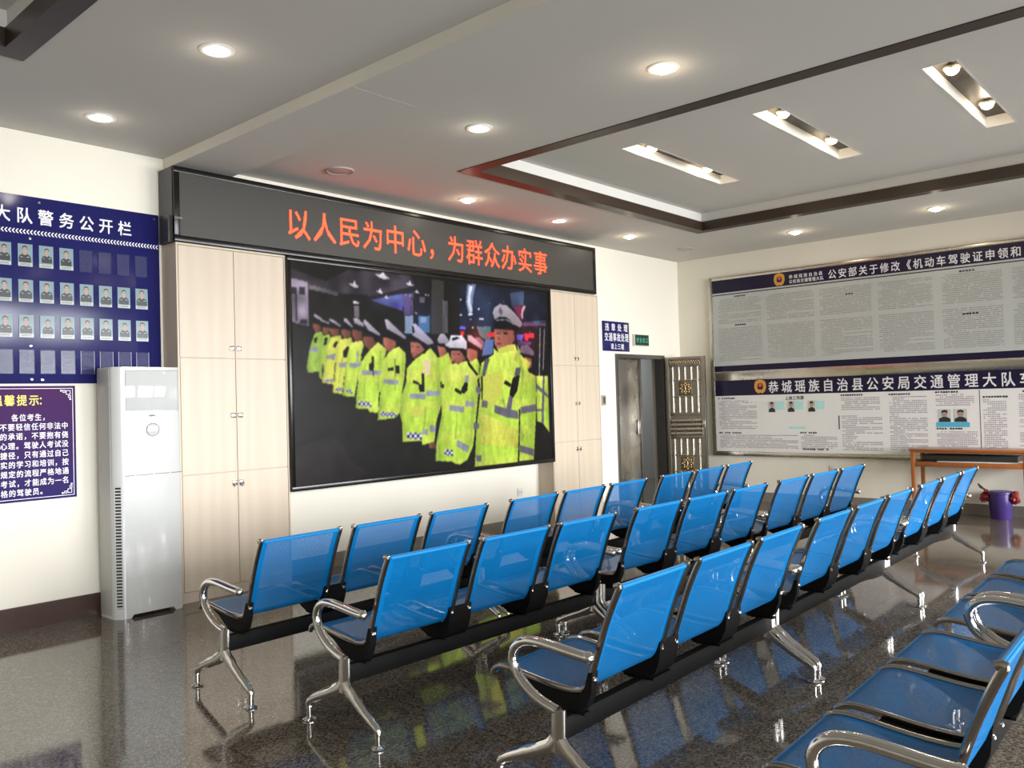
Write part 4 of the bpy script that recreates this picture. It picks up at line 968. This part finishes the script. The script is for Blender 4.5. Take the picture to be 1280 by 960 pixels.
def card_mesh(seed):
    r = random.Random(seed); b = MB(); w, h = 0.092, 0.154; jx, jz, sc = r.uniform(-0.004, 0.004), r.uniform(-0.005, 0.004), r.uniform(0.92, 1.08)
    b.box(0, w, -0.003, 0, 0, h)
    Y = lambda k: -0.0032 - 0.0003 * k
    def shape(mi, pts, k): b.mat(mi).poly([(w / 2 + jx + x * sc, Y(k), 0.086 + jz + z * sc) for x, z in pts])
    el = lambda cx, cz, rx, rz, n=12: [(cx + rx * math.cos(2 * math.pi * i / n), cz + rz * math.sin(2 * math.pi * i / n)) for i in range(n)]
    b.mat(2).poly([(0.002, Y(0), 0.002), (w - 0.002, Y(0), 0.002), (w - 0.002, Y(0), 0.026), (0.002, Y(0), 0.026)])
    shape(3, [(-0.036, -0.059), (0.036, -0.059), (0.037, -0.030), (0.030, -0.012), (0.010, -0.002), (-0.010, -0.002), (-0.030, -0.012), (-0.037, -0.030)], 1)
    shape(1, [(-0.008, -0.010), (0.008, -0.010), (0.009, 0.012), (-0.009, 0.012)], 2)
    shape(4, el(0, 0.031, 0.0168, 0.022), 3); shape(1, el(0, 0.024, 0.0145, 0.0195), 4)
    shape(4, [(-0.015, 0.034), (-0.010, 0.040), (0.006, 0.042), (0.015, 0.034), (0.014, 0.046), (0, 0.052), (-0.014, 0.046)], 5)
    for s in (-1, 1): shape(4, [(s * 0.009, 0.026), (s * 0.003, 0.026), (s * 0.003, 0.0285), (s * 0.009, 0.0285)], 5)
    shape(5, [(-0.004, 0.0105), (0.004, 0.0105), (0.004, 0.0122), (-0.004, 0.0122)], 5)
    shape(2, [(0.012, -0.026), (0.026, -0.024), (0.026, -0.020), (0.012, -0.022)], 2); shape(2, [(-0.026, -0.024), (-0.014, -0.026), (-0.014, -0.023), (-0.026, -0.021)], 2)
    for k in range(2):
        b.mat(5); x = 0.012
        while x < w - 0.014: b.poly([(x, Y(1), 0.008 + k * 0.008), (x + 0.005, Y(1), 0.008 + k * 0.008), (x + 0.005, Y(1), 0.0125 + k * 0.008), (x, Y(1), 0.0125 + k * 0.008)]); x += 0.0075
    return b
RN = ['top row', 'middle row', 'bottom row']
ORD = ['first', 'second', 'third', 'fourth', 'fifth', 'sixth', 'seventh', 'eighth']
for r, (z0, z1) in enumerate(ROWZ[:3]):
    for k, x in enumerate(COLX):
        if r == 0 and k > 3: continue
        o = card_mesh(r * 10 + k).build('portrait_card', [M['cardblue'], M['skin'], M['card_white'], M['uniform'], M['hair'], M['ink_dark']], smooth=False, flip=False)
        o.location = (x + 0.001, BY - 0.0006, z0 + 0.001)
        for p in o.data.polygons:
            if len(p.vertices) != 4 and p.normal.y > 0: p.flip()
        tag(o, 'officer portrait card on the blue staff board, %s, %s from the left' % (RN[r], ORD[k]), 'portrait', 'portrait cards on the blue staff board')

# ------------------------------------------------------------------ purple reminder sign
t = empty('reminder_sign', (0, 0, 0)); SX, SXR, SZ0, SZ1 = 1.752, 2.366, 0.861, 1.646
MB().box(SX, SXR, BY + 0.003, YB - 0.001, SZ0, SZ1).build('panel', M['purple_sign'], t, smooth=False)
b = MB(); y = BY + 0.0022
def ring(b, x0, x1, z0, z1, e):
    b.quad((x0, y, z0), (x1, y, z0), (x1, y, z0 + e), (x0, y, z0 + e)); b.quad((x0, y, z1 - e), (x1, y, z1 - e), (x1, y, z1), (x0, y, z1))
    b.quad((x0, y, z0 + e), (x0 + e, y, z0 + e), (x0 + e, y, z1 - e), (x0, y, z1 - e)); b.quad((x1 - e, y, z0 + e), (x1, y, z0 + e), (x1, y, z1 - e), (x1 - e, y, z1 - e))
ring(b, SX + 0.016, SXR - 0.016, SZ0 + 0.016, SZ1 - 0.016, 0.004)
for cx, sx in ((SX + 0.02, 1), (SXR - 0.02, -1)):
    for cz, sz in ((SZ0 + 0.02, 1), (SZ1 - 0.02, -1)):
        for i, j, q in ((0.012, 0.012, 0.03), (0.046, 0.010, 0.018), (0.010, 0.046, 0.018), (0.068, 0.008, 0.012), (0.008, 0.068, 0.012)):
            xa, xb = sorted((cx + sx * i, cx + sx * (i + q))); za, zb = sorted((cz + sz * j, cz + sz * (j + q))); ring(b, xa, xb, za, zb, 0.004)
b.build('border', M['white_print'], t, smooth=False, flip=False)
b = MB(); write(b, '温馨提示', 1.838, 1.513, 0.066, 0.072, 0.0755, on_back(y)); write(b, '：', 2.125, 1.513, 0.06, 0.068, 0.05, on_back(y)); b.build('heading', M['yellow_print'], t, smooth=False, flip=False)
b = MB()
LINES = ['各位考生，', '请不要轻信任何非法中', '介的承诺，不要抱有侥', '幸心理。驾驶人考试没', '有捷径，只有通过自己', '真实的学习和培训，按', '照规定的流程严格地通', '过考试，才能成为一名', '合格的驾驶员。']
for i, s in enumerate(LINES): write(b, s, (1.955 if i == 0 else 1.836), 1.408 - i * 0.0635, 0.044, 0.047, 0.0483, on_back(y))
b.build('lettering', M['white_print'], t, smooth=False, flip=False)
tag(t, 'purple and blue reminder sign with yellow heading below the staff board', 'sign')

# ------------------------------------------------------------------ small signs and plates on the back wall
t = empty('direction_sign', (0, 0, 0))
MB().box(8.785, 9.378, YB - 0.018, YB - 0.001, 2.062, 2.450, 0.002).build('panel', M['navy'], t)
b = MB(); y = YB - 0.0192
write(b, '违章处理', 8.825, 2.325, 0.092, 0.098, 0.141, on_back(y)); write(b, '交通事故处理', 8.812, 2.192, 0.083, 0.108, 0.092, on_back(y)); write(b, '请上三楼', 8.945, 2.088, 0.068, 0.074, 0.077, on_back(y))
b.build('lettering', M['white_print'], t, smooth=False, flip=False); tag(t, 'small dark blue direction sign in white characters left of the exit sign', 'sign')
t = empty('exit_sign', (0, 0, 0))
MB().box(9.468, 9.812, YB - 0.045, YB - 0.001, 2.145, 2.302, 0.004).build('housing', M['cream'], t)
MB().box(9.476, 9.806, YB - 0.048, YB - 0.044, 2.153, 2.296).build('face', M['signgreen'], t, smooth=False)
b = MB(); write(b, '安全出口', 9.50, 2.19, 0.06, 0.07, 0.073, on_back(YB - 0.0492)); b.build('lettering', M['exit_letter'], t, smooth=False, flip=False)
tag(t, 'small green exit sign on the wall above the steel doors', 'sign')
t = empty('switch_plate', (0, 0, 0)); MB().box(8.722, 8.818, YB - 0.012, YB - 0.001, 1.362, 1.492, 0.003).build('plate', M['switch'], t); MB().box(8.745, 8.795, YB - 0.017, YB - 0.011, 1.385, 1.47, 0.003).build('rocker', M['steel_dark'], t)
tag(t, 'bronze light switch plate between right cabinet and steel doors', 'switch')
t = empty('wall_socket', (0, 0, 0)); MB().box(7.068, 7.154, YB - 0.012, YB - 0.001, 0.378, 0.464, 0.003).build('plate', M['lamp_white'], t)
b = MB()
for x in (7.093, 7.121): b.box(x, x + 0.007, YB - 0.0135, YB - 0.011, 0.408, 0.434)
b.build('slots', M['ink'], t, smooth=False); tag(t, 'white wall socket under the right end of the video screen', 'socket', 'white wall sockets')
t = empty('wall_socket', (0, 0, 0)); MB().box(XR - 0.012, XR - 0.001, 4.08, 4.17, 0.42, 0.51, 0.003).build('plate', M['lamp_white'], t)
b = MB()
for yv in (4.105, 4.137): b.box(XR - 0.0135, XR - 0.011, yv, yv + 0.007, 0.45, 0.478)
b.build('slots', M['ink'], t, smooth=False); tag(t, 'white wall socket under the long notice board on the right wall', 'socket', 'white wall sockets')

# ------------------------------------------------------------------ long notice board on the right wall
t = empty('notice_board', (0, 0, 0)); RX = XR - 0.035; YA, YE = 5.79, -1.6        # near the corner ... beyond the frame
b = MB()
b.box(RX - 0.012, XR - 0.001, YA - 0.055, YA, 0.612, 3.095, 0.005); b.box(RX - 0.012, XR - 0.001, YE, YE + 0.055, 0.612, 3.095, 0.005)
b.box(RX - 0.012, XR - 0.001, YE + 0.055, YA - 0.055, 3.05, 3.095, 0.005); b.box(RX - 0.012, XR - 0.001, YE + 0.055, YA - 0.055, 0.612, 0.672, 0.005)
b.build('frame', M['steel_bright'], t)
MB().box(RX - 0.004, XR - 0.001, YE + 0.055, YA - 0.055, 1.648, 1.775, 0.004).build('middle_rail', M['steel_bright'], t)
P1 = on_right(RX - 0.0012); P2 = on_right(RX - 0.0022)
def emblem(mb, cy, cz, s):
    """shield badge: gold wreath, blue field, red disc"""
    pl = lambda k: on_right(RX - 0.0022 - 0.0005 * k)
    sh = lambda f: [(-0.42 * f, 0.30 * f), (-0.30 * f, 0.44 * f), (0, 0.52 * f), (0.30 * f, 0.44 * f), (0.42 * f, 0.30 * f), (0.46 * f, -0.05 * f), (0.36 * f, -0.36 * f), (0.16 * f, -0.50 * f), (0, -0.44 * f), (-0.16 * f, -0.50 * f), (-0.36 * f, -0.36 * f), (-0.46 * f, -0.05 * f)]
    for mi, f, k in ((0, 1.0, 0), (1, 0.5, 1)): mb.mat(mi).poly([pl(k)(-cy + x * s, cz + z * s) for x, z in sh(f)])
    mb.mat(2).poly([pl(2)(-cy + 0.17 * s * math.cos(a * 0.3927), cz + 0.10 * s + 0.17 * s * math.sin(a * 0.3927)) for a in range(16)])
    mb.mat(0).poly([pl(3)(-cy + (0.11 if a % 2 else 0.045) * s * math.sin(a * 0.6283), cz + 0.10 * s - (0.11 if a % 2 else 0.045) * s * math.cos(a * 0.6283)) for a in range(10)])
    mb.mat(0).poly([pl(2)(-cy + x * s, cz + z * s) for x, z in ((-0.26, -0.22), (0.26, -0.22), (0.2, -0.34), (-0.2, -0.34))])
rng = random.Random(4)
# upper panel
up_ = MB().box(RX, XR - 0.001, YE + 0.055, YA - 0.055, 1.775, 3.05).build('upper_panel', M['paper_grey'], t, smooth=False)
b = MB(); ue, ua = -(YA - 0.058), -(YE + 0.058)
b.mat(0); b.quad(P1(ue, 2.872), P1(ua, 2.872), P1(ua, 3.05), P1(ue, 3.05)); b.quad(P1(ue, 1.775), P1(ua, 1.775), P1(ua, 1.855), P1(ue, 1.855)); b.quad(P1(ue, 2.838), P1(ua, 2.838), P1(ua, 2.850), P1(ue, 2.850))
b.build('print_band', M['navyband'], up_, smooth=False, flip=False)
b = MB()
write(b, '恭城瑶族自治县', -4.612, 2.955, 0.052, 0.05, 0.066, P2); write(b, '公安局交通管理大队', -4.612, 2.892, 0.048, 0.05, 0.0515, P2)
write(b, '公安部关于修改《机动车驾驶证申领和', -4.095, 2.893, 0.108, 0.116, 0.1275, P2)
b.build('lettering', M['white_print'], up_, smooth=False, flip=False)
b = MB(); emblem(b, 4.745, 2.962, 0.165); b.build('emblem', [M['gold'], M['navy'], M['red_print']], up_, smooth=False, flip=False)
b = MB(); y0 = 5.655
for k in range(10):
    u0 = -(y0 - k * 0.722)
    if u0 + 0.66 > ua - 0.05: break
    heads = [2.62] if k % 3 == 0 else ([2.12] if k % 3 == 1 else [])
    text_lines(b, rng, u0, u0 + 0.645, 2.775, 2.42, 0.0232, 0.0215, P1, 0.9, 0.50); text_lines(b, rng, u0, u0 + 0.645, 2.375, 1.905, 0.0232, 0.0215, P1, 0.85, 0.50)
b.build('body_text', M['ink'], up_, smooth=False, flip=False)
b = MB()
for u, v in ((-5.40, 2.79), (-5.40, 2.395), (-3.95, 2.66), (-2.58, 2.785), (-2.56, 2.29)): text_lines(b, rng, u, u + 0.2, v + 0.026, v - 0.004, 0.03, 0.034, P2, 1.0, 0.7)
b.build('column_heading', M['ink_dark'], up_, smooth=False, flip=False)
# lower panel
lo = MB().box(RX, XR - 0.001, YE + 0.055, YA - 0.055, 0.672, 1.648).build('lower_panel', M['paper_white'], t, smooth=False)
b = MB(); b.quad(P1(ue, 1.438), P1(ua, 1.438), P1(ua, 1.648), P1(ue, 1.648)); b.quad(P1(-2.422, 0.70), P1(-2.416, 0.70), P1(-2.416, 1.43), P1(-2.422, 1.43)); b.build('print_band', M['navyband'], lo, smooth=False, flip=False)
b = MB(); write(b, '恭城瑶族自治县公安局交通管理大队车', -4.950, 1.462, 0.146, 0.158, 0.1832, P2)
b.build('lettering', M['white_print'], lo, smooth=False, flip=False)
b = MB(); emblem(b, 5.064, 1.552, 0.185); b.build('emblem', [M['gold'], M['navy'], M['red_print']], lo, smooth=False, flip=False)
b = MB()
for u0, u1, v1, v0 in ((-5.68, -5.10, 1.37, 0.955), (-5.68, -4.56, 0.90, 0.70), (-4.52, -4.04, 0.905, 0.70), (-3.985, -3.50, 1.375, 1.195), (-3.985, -3.47, 1.15, 0.70), (-3.405, -2.96, 1.375, 0.70), (-2.88, -2.46, 1.385, 1.23), (-2.88, -2.44, 0.955, 0.70),
                       (-2.385, -2.13, 1.32, 0.70), (-2.03, -1.55, 1.37, 0.70), (-1.45, -0.9, 1.37, 0.70), (-0.8, -0.2, 1.37, 0.70), (-0.1, 0.5, 1.37, 0.70), (0.6, 1.2, 1.37, 0.70)):
    text_lines(b, rng, u0, u1, v1, v0, 0.0235, 0.0215, P1, 0.7, 0.55)
b.build('body_text', M['ink2'], lo, smooth=False, flip=False)
b = MB()
for u, v, n in ((-5.69, 1.40, 9), (-5.69, 0.925, 12), (-4.53, 0.93, 8), (-3.99, 1.405, 10), (-3.41, 1.40, 9), (-2.885, 1.412, 9), (-2.88, 0.985, 10), (-2.385, 1.345, 9), (-4.5, 0.715, 12), (-2.02, 1.40, 5)): text_lines(b, rng, u, u + n * 0.03, v + 0.012, v - 0.016, 0.026, 0.028, P2, 1.0, 0.8)
for z0 in (0.98, 1.005, 1.03, 1.055, 1.08, 1.105, 1.13): b.quad(P2(-4.03, z0), P2(-4.012, z0), P2(-4.012, z0 + 0.019), P2(-4.03, z0 + 0.019))
write(b, '上岗工作牌', -4.72, 1.362, 0.046, 0.052, 0.052, P2)
b.build('column_heading', M['ink_dark'], lo, smooth=False, flip=False)
def bust(mb, u0, v0, w, h):
    q = lambda k: on_right(RX - 0.0022 - 0.0004 * k)
    mb.mat(0).quad(q(0)(u0, v0), q(0)(u0 + w, v0), q(0)(u0 + w, v0 + h), q(0)(u0, v0 + h))
    mb.mat(1).poly([q(1)(u0 + w * x, v0 + h * z) for x, z in ((0.02, 0), (0.98, 0), (0.95, 0.25), (0.65, 0.40), (0.35, 0.40), (0.05, 0.25))])
    mb.mat(2).poly([q(2)(u0 + w * (0.5 + 0.24 * math.cos(a * 0.524)), v0 + h * (0.63 + 0.24 * math.sin(a * 0.524))) for a in range(12)])
    mb.mat(1).poly([q(3)(u0 + w * x, v0 + h * z) for x, z in ((0.25, 0.70), (0.5, 0.78), (0.76, 0.70), (0.74, 0.88), (0.5, 0.95), (0.27, 0.88))])
b = MB()
for u in (-4.955, -4.690, -4.415): bust(b, u, 1.205, 0.095, 0.145)
for u in (-2.86, -2.69): bust(b, u, 1.065, 0.135, 0.15)
b.build('printed_portraits', [M['card_white'], M['uniform'], M['skin']], lo, smooth=False, flip=False)
b = MB()
for u in (-4.845, -4.582, -4.305):
    b.mat(0).quad(P2(u, 1.235), P2(u + 0.105, 1.235), P2(u + 0.105, 1.345), P2(u, 1.345))
b.mat(0).quad(P2(-4.68, 0.985), P2(-4.46, 0.985), P2(-4.46, 1.015), P2(-4.68, 1.015))
b.mat(1).quad(P2(-2.885, 1.005), P2(-2.63, 1.005), P2(-2.63, 1.062), P2(-2.885, 1.062))
b.mat(1).quad(P2(-2.625, 1.005), P2(-2.53, 1.005), P2(-2.53, 1.062), P2(-2.625, 1.062))
b.build('caption_tint', [M['cyan'], M['blueprint']], lo, smooth=False, flip=False)
tag(t, 'long steel-framed notice board of printed regulations covering the right wall', 'notice board')

# ------------------------------------------------------------------ school desk and bucket by the right wall
t = empty('wooden_desk', (10.22, 1.88, 0)); dw, dl, dh = 0.42, 1.19, 0.773
MB().box(0, dw, 0, dl, dh - 0.025, dh, 0.004).build('desk_top', M['desk'], t)
for x in (0.01, dw - 0.05):
    for y in (0.015, dl - 0.055): MB().box(x, x + 0.04, y, y + 0.04, 0, dh - 0.025, 0.003).build('leg', M['desk'], t)
b = MB()
b.box(0.012, 0.032, 0.055, dl - 0.055, dh - 0.20, dh - 0.145, 0.003); b.box(dw - 0.032, dw - 0.012, 0.055, dl - 0.055, dh - 0.20, dh - 0.145, 0.003)
for y in (0.018, dl - 0.038): b.box(0.05, dw - 0.05, y, y + 0.02, dh - 0.20, dh - 0.145, 0.003)
for x in (0.012, dw - 0.032): b.box(x, x + 0.02, 0.055, dl - 0.055, dh - 0.042, dh - 0.025)
b.build('apron', M['desk'], t); MB().box(0.032, dw - 0.032, 0.038, dl - 0.038, dh - 0.165, dh - 0.155).build('shelf', M['desk'], t, smooth=False)
tag(t, 'narrow orange wooden desk with open shelf against the right wall', 'desk')
t = empty('folded_sheets', (10.27, 1.94, dh - 0.154)); b = MB(); b.box(0, 0.3, 0.0, 0.85, 0.0, 0.018, 0.003); b.build('white_sheets', M['lamp_white'], t); b = MB(); b.box(0.04, 0.3, 0.05, 1.02, 0.019, 0.085, 0.012); b.build('dark_bundle', M['desk_dark'], t)
tag(t, 'dark bundle on pale sheets lying on the shelf of the wooden desk', 'bundle')
t = empty('bucket', (10.52, 2.22, 0)); b = MB()
b.lathe([(0.0, 0.0), (0.100, 0.0), (0.106, 0.01), (0.113, 0.14), (0.116, 0.145), (0.118, 0.27), (0.128, 0.275), (0.128, 0.298), (0.120, 0.300), (0.114, 0.285), (0.102, 0.02), (0.0, 0.02)], n=32); b.build('pail', M['purple'], t)
b = MB(); rr = random.Random(8)
for sgn in (1, -1):
    for k in range(9):
        c = (rr.uniform(-0.05, 0.03), sgn * rr.uniform(0.115, 0.165), 0.245 + rr.uniform(-0.045, 0.05)); b.ball(c, rr.uniform(0.022, 0.042), 6)
for v in b.bm.verts: v.co += Vector((rr.uniform(-1, 1), rr.uniform(-1, 1), rr.uniform(-1, 1))) * 0.008
b.build('bag_liner', M['red_bag'], t)
b = MB(); b.lathe([(0.118, 0.286), (0.105, 0.305), (0.06, 0.31), (0.0, 0.30)], n=20); b.build('bag_top', M['purple'], t)
b = MB(); b.tube([(-0.02, 0.10, 0.27), (-0.03, 0.15, 0.32), (-0.04, 0.21, 0.385)], [0.014, 0.010, 0.006], n=8); b.prism([(-0.04, 0.14, 0.31), (-0.045, 0.19, 0.33), (-0.045, 0.215, 0.375), (-0.04, 0.17, 0.345)], (0.006, 0, 0)); b.build('stick', M['leafdark'], t)
tag(t, 'purple bucket with red plastic bag ends on the floor beside the desk', 'bucket')

# ------------------------------------------------------------------ ceiling lamps
def lamp_light(parent, loc, power, warm, spot=True):
    l = bpy.data.lights.new('lamp_light', 'SPOT' if spot else 'POINT'); l.energy = power; l.color = (1, 0.80, 0.56) if warm else (1, 0.88, 0.72)
    l.shadow_soft_size = 0.03
    if spot: l.spot_size = math.radians(150); l.spot_blend = 0.9
    o = bpy.data.objects.new('lamp_light', l); C.objects.link(o); o.parent = parent; o.location = loc
DOWN = [(2.32, 5.66, 0, 'above the blue staff board'), (2.33, 4.17, 0, 'left of the beam, nearer the viewer'), (4.30, 4.10, 0, 'just right of the ceiling beam'), (4.31, 2.59, 1, 'near the left edge of the wooden ceiling frame'),
        (5.73, 5.64, 1, 'above the middle of the red display'), (7.16, 5.66, 0, 'above the right end of the red display'), (8.49, 5.64, 1, 'above the right cabinet'), (9.85, 4.16, 1, 'above the corner end of the long notice board'), (9.80, 2.57, 1, 'above the middle of the long notice board'),
        ]
for x, y, warm, where in DOWN:
    t = empty('downlight', (x, y, ZC)); R_ = 0.085
    b = MB(); b.lathe([(R_ - 0.014, -0.001), (R_ - 0.016, -0.008), (R_, -0.010), (R_ + 0.012, -0.004), (R_ + 0.014, 0.0)], n=28); b.build('trim_ring', M['lamp_white'], t)
    if warm:
        b = MB(); b.lathe([(R_ - 0.015, -0.002), (0.062, -0.006), (0.055, -0.004)], n=24); b.build('reflector', M['lamp_metal'], t)
        b = MB(); b.lathe([(0.058, -0.003), (0.055, -0.014), (0.040, -0.026), (0.02, -0.033), (0.0, -0.035)], n=20); b.build('bulb', M['bulb_warm'], t)
    else:
        b = MB(); b.lathe([(R_ - 0.015, -0.003), (0.05, -0.0095), (0.0, -0.012)], n=24); b.build('diffuser', M['bulb_cool'], t)
    lamp_light(t, (0, 0, -0.07), LAMP_W, warm); lamp_light(t, (0, 0, -0.075), 1.3 if warm else 0.7, warm, False)   # extra point light added for a glow halo on the ceiling round it
    tag(t, 'round recessed ceiling lamp, lit, ' + where, 'ceiling lamp', 'round recessed ceiling lamps')
for (y0, y1), where in zip(SLOT_Y + MORE_SLOT, ('nearest the right edge of the photo', 'middle one of the three in view', 'nearest the red display')):
    t = empty('slot_light', (SX0, y0, ZU)); w, d_, hh = SX1 - SX0, y1 - y0, 0.15
    b = MB(); e = 0.012
    g_ = 0.003; b.box(-e, g_, -e, d_ + e, -0.001, hh); b.box(w - g_, w + e, -e, d_ + e, -0.001, hh); b.box(g_, w - g_, -e, g_, -0.001, hh); b.box(g_, w - g_, d_ - g_, d_ + e, -0.001, hh); b.build('liner', M['cove'], t, smooth=False)
    MB().box(0.0, w, 0.0, d_, 0.088, 0.10).build('back_plate', M['slot_dark'], t, smooth=False)
    for x in (6.37, 7.36):
        b = MB(); b.lathe([(0.056, 0.088), (0.060, 0.070), (0.054, 0.055), (0.045, 0.058), (0.036, 0.088)], (x - SX0, d_ / 2, 0), 20); lp = b.build('lamp', M['lamp_metal'], t)
        b = MB(); b.lathe([(0.042, 0.064), (0.044, 0.05), (0.036, 0.036), (0.02, 0.026), (0.0, 0.023)], (x - SX0, d_ / 2, 0), 18); b.build('bulb', M['bulb_warm'], lp)
        lamp_light(t, (x - SX0, d_ / 2, 0.010), SLOT_W, True, False)
    tag(t, 'long sunken ceiling slot with two lit bulbs, ' + where, 'ceiling light', 'sunken ceiling slots with two bulbs')
for x, y, r, lab in ((4.23, 5.64, 0.115, 'round grille speaker in the ceiling above the red display'), (9.81, 5.64, 0.105, 'plain round ceiling disc in the far corner of the room')):
    t = empty('ceiling_speaker', (x, y, ZC)); b = MB(); b.lathe([(r - 0.02, -0.004), (r - 0.012, -0.012), (r, -0.010), (r + 0.006, 0.0)], n=32); b.build('rim', M['grille'], t)
    b = MB(); b.lathe([(r - 0.018, -0.006), (r * 0.5, -0.012), (0.0, -0.014)], n=28); b.build('grille', M['grille'], t); tag(t, lab, 'ceiling speaker')
